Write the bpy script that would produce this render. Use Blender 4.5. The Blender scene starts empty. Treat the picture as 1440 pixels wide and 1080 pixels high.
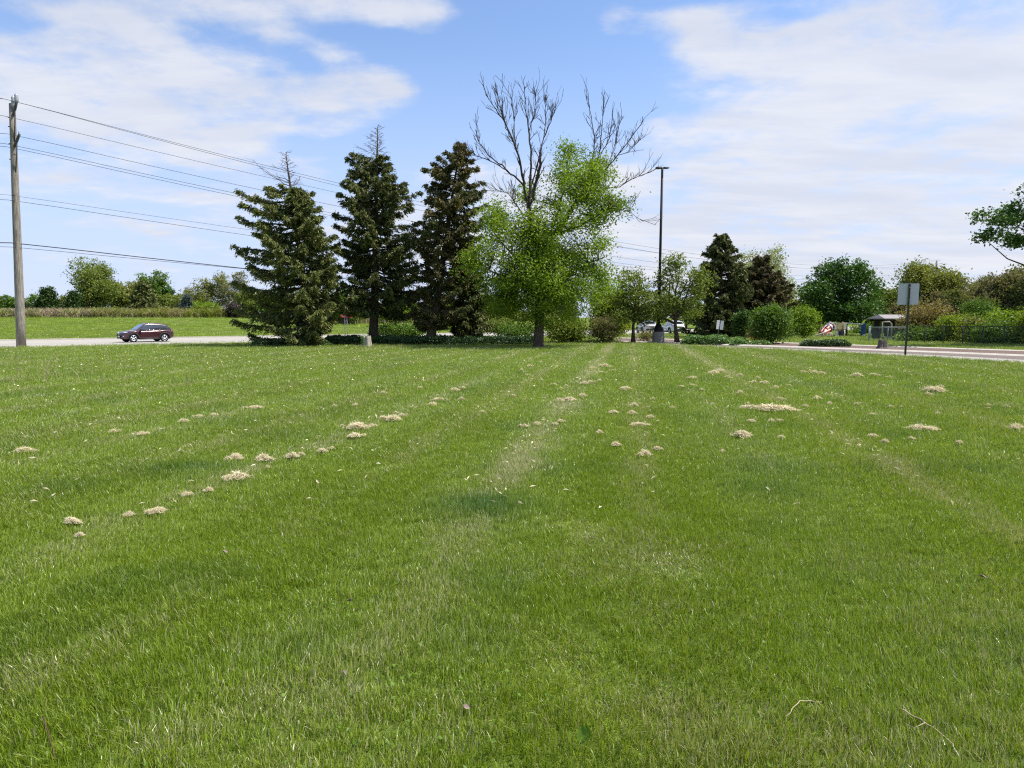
import bpy, math, random
import numpy as np
from mathutils import Vector, Matrix

random.seed(7)
RNG = np.random.default_rng(11)
C = bpy.context.scene.collection
SC = bpy.context.scene
PI = math.pi

# ------------------------------------------------------------------ camera
F = 980.0                      # focal length in pixels of the 1440-wide photo
CAM_H = 1.7
TH = math.atan(90.0 / F)       # pitch down
CT, ST = math.cos(TH), math.sin(TH)

def ray(px, py):
    u = (px - 720.0) / F; v = (540.0 - py) / F
    return np.array([u, CT + v * ST, -ST + v * CT])

def P(px, py, Y):
    d = ray(px, py); t = Y / d[1]
    return np.array([d[0] * t, Y, CAM_H + d[2] * t])

def G(px, py):
    d = ray(px, py); t = -CAM_H / d[2]
    return np.array([d[0] * t, d[1] * t, 0.0])

# ------------------------------------------------------------------ terrain
RX, RY = -30.7, 41.8           # a point on the near edge of the far road
RD = np.array([0.743, 0.669])  # its direction
RN = np.array([-0.669, 0.743]) # away from the camera

def road_s(x, y): return (x - RX) * RN[0] + (y - RY) * RN[1]
def road_t(x, y): return (x - RX) * RD[0] + (y - RY) * RD[1]
S_BR = [-400, -150, 0, 14, 50, 130, 420]
Z_BR = [0, 0, 0, 0.12, 1.95, 2.6, 4.0]
def ter(x, y): return np.interp(road_s(np.asarray(x, float), np.asarray(y, float)), S_BR, Z_BR)
def from_st(s, t, z=0.0): return (RX + RD[0] * t + RN[0] * s, RY + RD[1] * t + RN[1] * s, z)

def vnoise(x, y, seed=0):
    x = np.asarray(x, float); y = np.asarray(y, float)
    xi = np.floor(x).astype(np.int64); yi = np.floor(y).astype(np.int64)
    fx = x - xi; fy = y - yi
    fx = fx * fx * (3 - 2 * fx); fy = fy * fy * (3 - 2 * fy)
    def h(a, b):
        n = (a * 374761393 + b * 668265263 + seed * 974634777) & 0xFFFFFFFF
        n = ((n ^ (n >> 13)) * 1274126177) & 0xFFFFFFFF
        return ((n ^ (n >> 16)) & 0xFFFF) / 65535.0
    return (h(xi, yi) * (1 - fx) + h(xi + 1, yi) * fx) * (1 - fy) + (h(xi, yi + 1) * (1 - fx) + h(xi + 1, yi + 1) * fx) * fy

def fnoise(x, y, seed=0, o=3):
    a = 0; w = 0
    for i in range(o):
        a = a + vnoise(x * 2 ** i, y * 2 ** i, seed + i * 17) * 0.5 ** i; w += 0.5 ** i
    return a / w

# ------------------------------------------------------------------ mesh building
class MB:
    def __init__(self): self.v = []; self.f = []; self.t = []; self.n = 0; self.m = []; self.tip = None
    def add(self, v, f, tint=0.5, mat=0, smooth=False):
        v = np.asarray(v, float).reshape(-1, 3)
        fl = f if isinstance(f, list) else [np.asarray(f)]
        for a in fl:
            a = np.asarray(a, np.int64)
            if a.ndim == 1: a = a.reshape(1, -1)
            self.f.append(a + self.n); self.m.append((mat, smooth))
        self.v.append(v)
        self.t.append(np.broadcast_to(np.asarray(tint, float), (len(v),)) if np.ndim(tint) == 0 else np.asarray(tint, float))
        self.n += len(v)
        return self
    def box(self, c, s, rz=0.0, mat=0, rot=None, taper=1.0):
        x, y, z = s[0] / 2, s[1] / 2, s[2] / 2
        v = np.array([[-x, -y, -z], [x, -y, -z], [x, y, -z], [-x, y, -z], [-x * taper, -y * taper, z], [x * taper, -y * taper, z], [x * taper, y * taper, z], [-x * taper, y * taper, z]])
        R = np.array(Matrix.Rotation(rz, 3, 'Z') if rot is None else rot)
        v = v @ R.T + np.asarray(c)
        return self.add(v, [[0, 3, 2, 1], [4, 5, 6, 7], [0, 1, 5, 4], [1, 2, 6, 5], [2, 3, 7, 6], [3, 0, 4, 7]], mat=mat) if False else self.add(v, np.array([[0, 3, 2, 1], [4, 5, 6, 7], [0, 1, 5, 4], [1, 2, 6, 5], [2, 3, 7, 6], [3, 0, 4, 7]]), mat=mat)
    def bar(self, a, b, r, sides=8, mat=0, r2=None):
        return self.tube([a, b], [r, r if r2 is None else r2], sides, mat=mat)
    def tube(self, pts, radii, sides=6, tint=0.5, mat=0, cap=True, smooth=True):
        pts = np.asarray(pts, float); n = len(pts)
        radii = np.broadcast_to(np.asarray(radii, float), (n,))
        tg = np.gradient(pts, axis=0)
        tg /= np.linalg.norm(tg, axis=1)[:, None] + 1e-12
        m = tg.mean(0)
        ref = np.array([0, 0, 1.0]) if abs(m[2]) < 0.8 * np.linalg.norm(m) else np.array([1.0, 0, 0])
        u = np.cross(tg, ref); u /= np.linalg.norm(u, axis=1)[:, None] + 1e-12
        w = np.cross(tg, u)
        a = np.arange(sides) * 2 * PI / sides
        ring = np.cos(a)[None, :, None] * u[:, None, :] + np.sin(a)[None, :, None] * w[:, None, :]
        v = (pts[:, None, :] + ring * radii[:, None, None]).reshape(-1, 3)
        i = np.arange(n - 1)[:, None] * sides; j = np.arange(sides)[None, :]; k = (j + 1) % sides
        f = np.stack([i + j, i + k, i + sides + k, i + sides + j], -1).reshape(-1, 4)
        fs = [f]
        if cap and sides >= 3:
            fs.append(np.arange(sides)[::-1].reshape(1, -1)); fs.append((np.arange(sides) + (n - 1) * sides).reshape(1, -1))
        return self.add(v, fs, tint, mat, smooth)
    def lathe(self, prof, c=(0, 0, 0), axis='Z', sides=16, mat=0, smooth=True):
        prof = np.asarray(prof, float); n = len(prof)
        a = np.arange(sides) * 2 * PI / sides
        r = prof[:, 0][:, None]; h = np.repeat(prof[:, 1][:, None], sides, 1)
        x = r * np.cos(a); y = r * np.sin(a)
        v = np.stack([x, y, h], -1) if axis == 'Z' else (np.stack([x, h, y], -1) if axis == 'Y' else np.stack([h, x, y], -1))
        v = v.reshape(-1, 3) + np.asarray(c)
        i = np.arange(n - 1)[:, None] * sides; j = np.arange(sides)[None, :]; k = (j + 1) % sides
        f = np.stack([i + j, i + k, i + sides + k, i + sides + j], -1).reshape(-1, 4)
        return self.add(v, f, mat=mat, smooth=smooth)
    def build(self, name, mats, parent=None):
        me = bpy.data.meshes.new(name)
        v = np.concatenate(self.v).astype(np.float32)
        me.vertices.add(len(v)); me.vertices.foreach_set('co', v.ravel())
        idx = np.concatenate([a.ravel() for a in self.f]).astype(np.int32)
        sz = np.concatenate([np.full(len(a), a.shape[1]) for a in self.f]).astype(np.int32)
        mt = np.concatenate([np.full(len(a), m[0]) for a, m in zip(self.f, self.m)]).astype(np.int32)
        sm = np.concatenate([np.full(len(a), m[1]) for a, m in zip(self.f, self.m)]).astype(bool)
        me.loops.add(len(idx)); me.loops.foreach_set('vertex_index', idx)
        me.polygons.add(len(sz))
        st = np.concatenate([[0], np.cumsum(sz)[:-1]]).astype(np.int32)
        me.polygons.foreach_set('loop_start', st)
        me.polygons.foreach_set('material_index', mt); me.polygons.foreach_set('use_smooth', sm)
        at = me.attributes.new('tint', 'FLOAT', 'POINT')
        at.data.foreach_set('value', np.concatenate(self.t).astype(np.float32))
        if self.tip is not None:
            at = me.attributes.new('tip', 'FLOAT', 'POINT'); at.data.foreach_set('value', np.asarray(self.tip, np.float32))
        me.update(calc_edges=True); me.validate()
        for m in (mats if isinstance(mats, (list, tuple)) else [mats]): me.materials.append(m)
        o = bpy.data.objects.new(name, me); C.objects.link(o)
        if parent is not None:
            o.parent = parent
            # geometry is written in world space unless the parent is marked local
            if not parent.get('_local'): o.matrix_parent_inverse = Matrix.Translation(-parent.location)
        return o

def thing(name, label, cat, loc, group=None, local=False, rz=0.0):
    o = bpy.data.objects.new(name, None); C.objects.link(o)
    o.empty_display_size = 0.3
    o.location = Vector([float(q) for q in loc]); o.rotation_euler = (0, 0, rz)
    o['label'] = label; o['category'] = cat
    if group: o['group'] = group
    if local: LOCALS.append(o); o['_local'] = 1
    return o
LOCALS = []
def tag(o, label, cat, group=None):
    o['label'] = label; o['category'] = cat
    if group: o['group'] = group
    return o
def kind(o, k, label=None):
    o['kind'] = k
    if label: o['label'] = label
    return o

# ------------------------------------------------------------------ materials
def nt(name):
    m = bpy.data.materials.new(name); m.use_nodes = True
    t = m.node_tree; t.nodes.clear()
    out = t.nodes.new('ShaderNodeOutputMaterial')
    return m, t, out
def N(t, typ, **kw):
    n = t.nodes.new(typ)
    for k, v in kw.items():
        if k.startswith('i_'):
            key = k[2:]; key = int(key) if key.isdigit() else key
            n.inputs[key].default_value = v
        else: setattr(n, k, v)
    return n
def L(t, a, b): t.links.new(a, b)
def mixc(t, fac, a, b, mode='MIX'):
    n = t.nodes.new('ShaderNodeMix'); n.data_type = 'RGBA'; n.blend_type = mode
    for s, q in ((n.inputs['Factor'], fac), (n.inputs[6], a), (n.inputs[7], b)):
        if hasattr(q, 'type') and hasattr(q, 'is_linked'): L(t, q, s)
        elif isinstance(q, (int, float)): s.default_value = q
        else: s.default_value = (*q, 1)
    return n.outputs[2]
def mth(t, op, a, b=None, c=None, clamp=False):
    n = t.nodes.new('ShaderNodeMath'); n.operation = op; n.use_clamp = clamp
    for i, q in enumerate((a, b, c)):
        if q is None: continue
        if hasattr(q, 'is_linked'): L(t, q, n.inputs[i])
        else: n.inputs[i].default_value = q
    return n.outputs[0]
def ramp(t, fac, stops):
    n = t.nodes.new('ShaderNodeValToRGB')
    e = n.color_ramp.elements
    while len(e) < len(stops): e.new(0.5)
    for q, (p, c) in zip(e, stops): q.position = p; q.color = (*c, 1)
    L(t, fac, n.inputs[0]); return n.outputs[0]
def noise(t, vec, scale, detail=4, rough=0.55, dim='3D'):
    n = t.nodes.new('ShaderNodeTexNoise'); n.noise_dimensions = dim
    n.inputs['Scale'].default_value = scale; n.inputs['Detail'].default_value = detail; n.inputs['Roughness'].default_value = rough
    if vec is not None: L(t, vec, n.inputs['Vector'])
    return n.outputs['Fac']
def smooth(t, x, lo, hi):
    n = t.nodes.new('ShaderNodeMapRange'); n.interpolation_type = 'SMOOTHSTEP'
    L(t, x, n.inputs[0]); n.inputs[1].default_value = lo; n.inputs[2].default_value = hi
    return n.outputs[0]

def pbr(name, c, rough=0.6, metal=0.0, var=0.15, scale=6.0, bump=0.0, spec=0.4, coat=0.0, c2=None, stretch=None, flake=None):
    m, t, out = nt(name)
    b = N(t, 'ShaderNodeBsdfPrincipled')
    b.inputs['Roughness'].default_value = rough; b.inputs['Metallic'].default_value = metal
    b.inputs['Specular IOR Level'].default_value = spec
    if coat: b.inputs['Coat Weight'].default_value = coat; b.inputs['Coat Roughness'].default_value = 0.04
    tc = N(t, 'ShaderNodeTexCoord'); v = tc.outputs['Object']
    if stretch:
        mp = N(t, 'ShaderNodeMapping'); mp.inputs['Scale'].default_value = stretch; L(t, v, mp.inputs[0]); v = mp.outputs[0]
    f = noise(t, v, scale, 5)
    d = c2 if c2 else tuple(q * (1 - var) for q in c); e = c if c2 else tuple(min(1, q * (1 + var)) for q in c)
    L(t, ramp(t, f, [(0.3, d), (0.7, e)]), b.inputs['Base Color'])
    if bump:
        bp = N(t, 'ShaderNodeBump'); bp.inputs['Strength'].default_value = bump; bp.inputs['Distance'].default_value = 0.03
        L(t, noise(t, v, scale * 2.3, 5), bp.inputs['Height']); L(t, bp.outputs[0], b.inputs['Normal'])
    L(t, b.outputs[0], out.inputs[0])
    return m

def leafm(name, dark, light, trans=0.3, gloss=0.06, patch=None, tcol=None):
    """Leaf material: a random tone per leaf between two leaf colours, plus light passing through."""
    m, t, out = nt(name)
    a = N(t, 'ShaderNodeAttribute'); a.attribute_name = 'tint'
    col = mixc(t, a.outputs['Fac'], dark, light)
    if patch is not None:
        g = N(t, 'ShaderNodeNewGeometry')
        col = mixc(t, smooth(t, noise(t, g.outputs['Position'], 0.45, 3), 0.47, 0.62), col, patch)
    d = N(t, 'ShaderNodeBsdfDiffuse'); L(t, col, d.inputs[0])
    tr = N(t, 'ShaderNodeBsdfTranslucent')
    tcn = mixc(t, 1.0, col, tcol or (1.15, 1.2, 0.55), 'MULTIPLY'); L(t, tcn, tr.inputs[0])
    mx = N(t, 'ShaderNodeMixShader'); mx.inputs[0].default_value = trans
    L(t, d.outputs[0], mx.inputs[1]); L(t, tr.outputs[0], mx.inputs[2])
    res = mx.outputs[0]
    if gloss:
        gl = N(t, 'ShaderNodeBsdfGlossy'); gl.inputs['Roughness'].default_value = 0.45; gl.inputs[0].default_value = (1, 1, 1, 1)
        m2 = N(t, 'ShaderNodeMixShader'); m2.inputs[0].default_value = gloss
        L(t, res, m2.inputs[1]); L(t, gl.outputs[0], m2.inputs[2]); res = m2.outputs[0]
    L(t, res, out.inputs[0])
    return m

M = {}
M['bark'] = pbr('bark', (0.14, 0.105, 0.075), 0.95, var=0.5, scale=7, bump=0.9, stretch=(3, 3, 0.6), spec=0.1, c2=(0.045, 0.034, 0.026))
M['bark_grey'] = pbr('bark_grey', (0.20, 0.175, 0.15), 0.95, scale=8, bump=0.9, stretch=(3, 3, 0.6), spec=0.1, c2=(0.07, 0.058, 0.048))
M['twig_dark'] = pbr('twig_dark', (0.055, 0.045, 0.037), 0.95, var=0.4, spec=0.1)
M['twig_pale'] = pbr('twig_pale', (0.17, 0.145, 0.12), 0.95, var=0.4, spec=0.1)
M['twig_red'] = pbr('twig_red', (0.11, 0.06, 0.045), 0.95, var=0.4, spec=0.1)
M['spruce'] = leafm('spruce_needles', (0.034, 0.052, 0.015), (0.20, 0.215, 0.060), 0.14, 0.015)
M['spruce_dark'] = leafm('spruce_needles_dark', (0.029, 0.044, 0.014), (0.165, 0.176, 0.056), 0.14, 0.015)
M['spruce_brown'] = leafm('spruce_needles_brown', (0.046, 0.045, 0.017), (0.195, 0.165, 0.068), 0.14, 0.01, patch=(0.085, 0.10, 0.034))
M['spruce_rust'] = leafm('spruce_needles_rust', (0.034, 0.034, 0.013), (0.165, 0.135, 0.060), 0.14, 0.01, patch=(0.055, 0.045, 0.026))
M['spruce_blue'] = leafm('spruce_needles_blue', (0.03, 0.045, 0.042), (0.10, 0.135, 0.125), 0.1, 0.03)
M['fresh'] = leafm('fresh_leaves', (0.10, 0.17, 0.012), (0.27, 0.37, 0.032), 0.40, 0.02)
M['lime'] = leafm('lime_leaves', (0.115, 0.165, 0.012), (0.28, 0.35, 0.032), 0.40, 0.02)
M['olive'] = leafm('olive_leaves', (0.085, 0.12, 0.016), (0.25, 0.30, 0.055), 0.34, 0.02)
M['olive_yellow'] = leafm('olive_yellow_leaves', (0.12, 0.14, 0.024), (0.28, 0.29, 0.065), 0.36, 0.02)
M['midgreen'] = leafm('mid_green_leaves', (0.050, 0.105, 0.013), (0.165, 0.265, 0.036), 0.34, 0.02)
M['deep'] = leafm('deep_green_leaves', (0.020, 0.058, 0.010), (0.105, 0.20, 0.034), 0.26, 0.02)
M['cedar'] = leafm('cedar_sprays', (0.014, 0.036, 0.009), (0.062, 0.105, 0.022), 0.14, 0.015)
M['grey_leaf'] = leafm('grey_budding_leaves', (0.13, 0.13, 0.065), (0.30, 0.30, 0.15), 0.34, 0.0)
M['brown_leaf'] = leafm('brown_budding_leaves', (0.115, 0.105, 0.050), (0.275, 0.25, 0.125), 0.32, 0.0, patch=(0.14, 0.16, 0.05))
M['tan_leaf'] = leafm('tan_budding_leaves', (0.16, 0.12, 0.04), (0.33, 0.26, 0.09), 0.3, 0.02)
M['purple_leaf'] = leafm('purple_leaves', (0.035, 0.022, 0.024), (0.085, 0.055, 0.055), 0.25, 0.03)
M['pale_leaf'] = leafm('pale_new_leaves', (0.16, 0.19, 0.07), (0.34, 0.37, 0.15), 0.4, 0.03)
M['cover'] = leafm('cover_leaves', (0.028, 0.062, 0.018), (0.085, 0.15, 0.050), 0.22, 0.03)
M['hosta'] = leafm('hosta_leaves', (0.065, 0.14, 0.03), (0.19, 0.31, 0.085), 0.28, 0.03)
M['reed'] = leafm('dry_reeds', (0.22, 0.19, 0.10), (0.46, 0.41, 0.25), 0.25, 0.0, patch=(0.20, 0.24, 0.06), tcol=(1, 1, 1))
M['brush_tan'] = leafm('dry_brush', (0.24, 0.19, 0.115), (0.46, 0.38, 0.25), 0.25, 0.0, patch=(0.22, 0.24, 0.07), tcol=(1, 1, 1))
M['brush_green'] = leafm('green_brush', (0.13, 0.15, 0.03), (0.27, 0.29, 0.06), 0.3, 0.02, patch=(0.24, 0.20, 0.10))
M['wood_pole'] = pbr('weathered_pole_wood', (0.36, 0.32, 0.275), 0.9, scale=4, bump=1.0, stretch=(5, 5, 0.45), spec=0.1, c2=(0.13, 0.112, 0.095))
M['steel_grey'] = pbr('grey_steel', (0.22, 0.23, 0.24), 0.5, 0.5)
M['dark_arm'] = pbr('dark_bracket', (0.055, 0.058, 0.062), 0.6)
M['porcelain'] = pbr('grey_porcelain', (0.30, 0.31, 0.34), 0.35, spec=0.5)
M['wire'] = pbr('wire_jacket', (0.035, 0.036, 0.04), 0.6)
M['black_metal'] = pbr('black_metal', (0.012, 0.012, 0.014), 0.6, spec=0.2)
M['concrete'] = pbr('concrete', (0.34, 0.31, 0.265), 0.9, scale=5, bump=0.3, spec=0.2, c2=(0.22, 0.20, 0.17))
M['kerb'] = pbr('kerb_concrete', (0.50, 0.455, 0.38), 0.9, scale=3, bump=0.2, spec=0.2, c2=(0.38, 0.345, 0.29))
M['alu'] = pbr('sign_aluminium', (0.42, 0.43, 0.44), 0.6, 0.0, var=0.05, scale=3)
M['post_green'] = pbr('olive_post', (0.075, 0.08, 0.05), 0.7, var=0.3, scale=12)
M['white_paint'] = pbr('white_paint', (0.62, 0.62, 0.60), 0.5, var=0.05)
M['red_paint'] = pbr('red_sign_face', (0.55, 0.05, 0.035), 0.5, var=0.1)
M['stump'] = pbr('stump_wood', (0.22, 0.185, 0.155), 0.95, scale=10, bump=1.0, stretch=(3, 3, 0.7), spec=0.1, c2=(0.10, 0.085, 0.07))
M['stump_pale'] = pbr('pale_stump_wood', (0.50, 0.46, 0.39), 0.95, scale=10, bump=1.0, stretch=(3, 3, 0.7), spec=0.1, c2=(0.20, 0.18, 0.145))
M['straw'] = leafm('dried_grass', (0.52, 0.45, 0.285), (0.87, 0.80, 0.57), 0.3, 0.0, tcol=(1, 0.95, 0.8))
M['soil'] = pbr('clump_soil', (0.10, 0.075, 0.05), 0.95, var=0.5, scale=30)
M['twig_straw'] = pbr('pale_stalk', (0.40, 0.33, 0.22), 0.9, var=0.3, spec=0.1)
M['dead_leaf'] = pbr('dead_leaf', (0.20, 0.145, 0.115), 0.8, var=0.4, scale=40)
M['broad_leaf'] = leafm('broad_weed_leaf', (0.11, 0.20, 0.025), (0.17, 0.28, 0.04), 0.42, 0.01)
# ------------------------------------------------------------------ vegetation generators
def unit(v): return v / (np.linalg.norm(v, axis=-1, keepdims=True) + 1e-9)

def cards(mb, c, size, rng, aspect=0.55, up=0.4, tint=None, axis=None, jag=True):
    """Many small leaf faces: diamonds with a fold, one per centre."""
    n = len(c)
    if n == 0: return
    size = np.broadcast_to(np.asarray(size, float), (n,)) * rng.uniform(0.65, 1.3, n)
    nr = unit(rng.normal(size=(n, 3)) * 0.8 + np.array([0, 0, up]) * 2)
    u = rng.normal(size=(n, 3)) if axis is None else axis + rng.normal(size=(n, 3)) * 0.35
    u = unit(u - nr * (u * nr).sum(1, keepdims=True)); w = np.cross(nr, u)
    s = size[:, None]; a = aspect * rng.uniform(0.7, 1.3, (n, 1))
    v = np.stack([c - u * s * 0.5, c + w * s * a * 0.5 - u * s * 0.05 + nr * s * 0.08, c + u * s * 0.5 - nr * s * 0.1, c - w * s * a * 0.5 + u * s * 0.03 + nr * s * 0.08], 1)
    tt = np.repeat(rng.random(n) if tint is None else tint, 4)
    mb.add(v.reshape(-1, 3), np.arange(n * 4).reshape(n, 4), tt)

def clumps_in(blobs, n, rng, shell=2.4):
    """Clump centres spread through a union of ellipsoids, denser towards the outside."""
    vol = np.array([b[3] * b[4] * b[5] for b in blobs]) ** 0.72
    k = rng.choice(len(blobs), n, p=vol / vol.sum())
    B = np.array(blobs)[k]
    d = unit(rng.normal(size=(n, 3))); r = rng.random(n)[:, None] ** (1 / shell)
    return B[:, :3] + d * r * B[:, 3:6], k

def sway(a, b, rng, n=6, sag=0.12, bow=0.07):
    a = np.asarray(a, float); b = np.asarray(b, float)
    t = np.linspace(0, 1, n)[:, None]; Ln = np.linalg.norm(b - a)
    p = a + (b - a) * t
    off = rng.normal(size=3) * Ln * bow
    p = p + np.sin(t * PI) * off + np.array([0, 0, 1]) * (np.sin(t * PI) * Ln * sag)
    p[1:-1] += rng.normal(size=(n - 2, 3)) * Ln * 0.015
    return p

def leafy(name, label, cat, base, top_z, blobs, leaf, bark='bark', n_clump=160, per=28, spread=0.35, size=0.28, trunk_r=0.15,
          limbs=16, group=None, rng=None, up=0.35, aspect=0.6, lean=(0, 0), fork=0.35, multi=1, crown_name='crown', stem_name='trunk', shell=2.4, twig=0, limb_r=0.35):
    rng = rng or np.random.default_rng(abs(hash(label)) % 9999)
    root = thing(name, label, cat, base, group)
    base = np.asarray(base, float)
    cen, k = clumps_in(blobs, n_clump, rng, shell)
    mb = MB()
    pts = (cen[:, None, :] + rng.normal(size=(n_clump, per, 3)) * np.array([1, 1, 0.62]) * spread * rng.uniform(0.6, 1.35, (n_clump, 1, 1))).reshape(-1, 3)
    ct = np.repeat(rng.uniform(-0.27, 0.27, n_clump), per)
    tint = np.clip(rng.normal(0.5, 0.16, len(pts)) + ct, 0, 1)
    zmin = ter(pts[:, 0], pts[:, 1]) + size * 0.4
    pts[:, 2] = np.maximum(pts[:, 2], zmin)
    cards(mb, pts, size, rng, aspect, up, tint)
    mb.build(crown_name, leaf if not isinstance(leaf, str) else M[leaf], root)
    tb = MB()
    H = top_z - base[2]
    B = np.array(blobs)
    cm = B[:, :3].mean(0)
    for q in range(multi):
        ang = q * 2.4 + rng.random()
        b0 = base + (np.array([math.cos(ang), math.sin(ang), 0]) * trunk_r * (1.2 if multi > 1 else 0))
        tip = np.array([cm[0] + lean[0], cm[1] + lean[1], base[2] + H * 0.82])
        if multi > 1: tip = cen[rng.integers(len(cen))] * np.array([1, 1, 1])
        tp = sway(b0 - np.array([0, 0, 0.05]), tip, rng, 8, 0, 0.022)
        tr = trunk_r * (1 - 0.85 * np.linspace(0, 1, 8) ** 0.8) / (1 if multi == 1 else 1.6); tr[0] *= 1.35
        tb.tube(tp, tr, 8)
        hh = np.linspace(0, 1, 8)
        sel = rng.choice(len(cen), min(limbs, len(cen)), replace=False)
        for i in sel:
            f = np.clip(fork + 0.5 * rng.random() * (cen[i, 2] - base[2]) / H, 0.12, 0.9)
            a = np.array([np.interp(f, hh, tp[:, c]) for c in range(3)])
            if cen[i, 2] < a[2] - 0.1 * H: f = max(0.1, f * 0.55); a = np.array([np.interp(f, hh, tp[:, c]) for c in range(3)])
            r0 = trunk_r * (1 - 0.8 * f) * limb_r * 1.4
            lp = sway(a, cen[i], rng, 6, 0.08)
            tb.tube(lp, np.linspace(r0, max(0.012, r0 * 0.15), 6), 5)
            for j in range(twig):
                g = rng.uniform(0.4, 0.95); b = np.array([np.interp(g, np.linspace(0, 1, 6), lp[:, c]) for c in range(3)])
                d = unit(rng.normal(size=3) + unit(lp[-1] - lp[0]) * 0.9 + np.array([0, 0, 0.5]))
                tb.tube(sway(b, b + d * np.linalg.norm(lp[-1] - lp[0]) * rng.uniform(0.25, 0.6), rng, 4, 0.03), np.linspace(r0 * 0.3, 0.006, 4), 3)
    tb.build(stem_name, M[bark], root)
    return root

def blob(px, py, rx, ry, Y, depth=None, dy=0.0):
    c = P(px, py, Y + dy); k = (Y + dy) / F
    return (c[0], c[1], c[2], rx * k, (depth if depth else rx) * k, ry * k)

def auto_blobs(px, ytop, ybot, w, Y, rng, kind='round', n=5):
    """Crown made of a few overlapping masses inside the given outline."""
    h = ybot - ytop; out = []
    if kind == 'cone':
        for i in range(5):
            f = (i + 0.5) / 5
            out.append(blob(px, ytop + h * f, w * 0.5 * (0.25 + 0.75 * f), h * 0.16, Y))
        return out
    out.append(blob(px, ytop + h * 0.55, w * 0.36, h * 0.42, Y))
    for i in range(n):
        a = i * 2.4 + rng.random(); q = rng.uniform(0.22, 0.34)
        fy = rng.uniform(0.24, 0.78)
        wx = 0.33 if kind == 'round' else 0.26
        out.append(blob(px + math.cos(a) * w * wx * (1 - abs(fy - 0.55) * 0.8), ytop + h * fy, w * q * 0.75, h * q * 0.75, Y, dy=math.sin(a) * w * 0.3 * Y / F))
    return out

def bg_tree(name, label, cat, px, ytop, ybot, w, Y, leaf, kind='round', dens=1.0, size=None, group=None, bark='bark', seed=1, spread=None, limbs=14, per=26, n=5, twig=0, trunk=None, crown_name='crown', stem_name='trunk', multi=1, up=0.3, shell=2.4, limb_r=0.35):
    rng = np.random.default_rng(seed)
    base = P(px, 450, Y); base[2] = float(ter(base[0], base[1]))
    bl = auto_blobs(px, ytop, ybot, w, Y, rng, kind, n)
    k = Y / F
    size = size or max(0.16, 2.6 * k)
    spread = spread or max(0.3, w * k * 0.055)
    nc = int(dens * 60 * (w / 40) ** 0.9 * ((ybot - ytop) / 45) ** 0.9 * 2.2)
    return leafy(name, label, cat, base, P(px, ytop, Y)[2], bl, leaf, bark, max(20, nc), per, spread, size, trunk or max(0.05, w * k * 0.028), limbs, group, rng, twig=twig, crown_name=crown_name, stem_name=stem_name, multi=multi, up=up, shell=shell, limb_r=limb_r)

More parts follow.
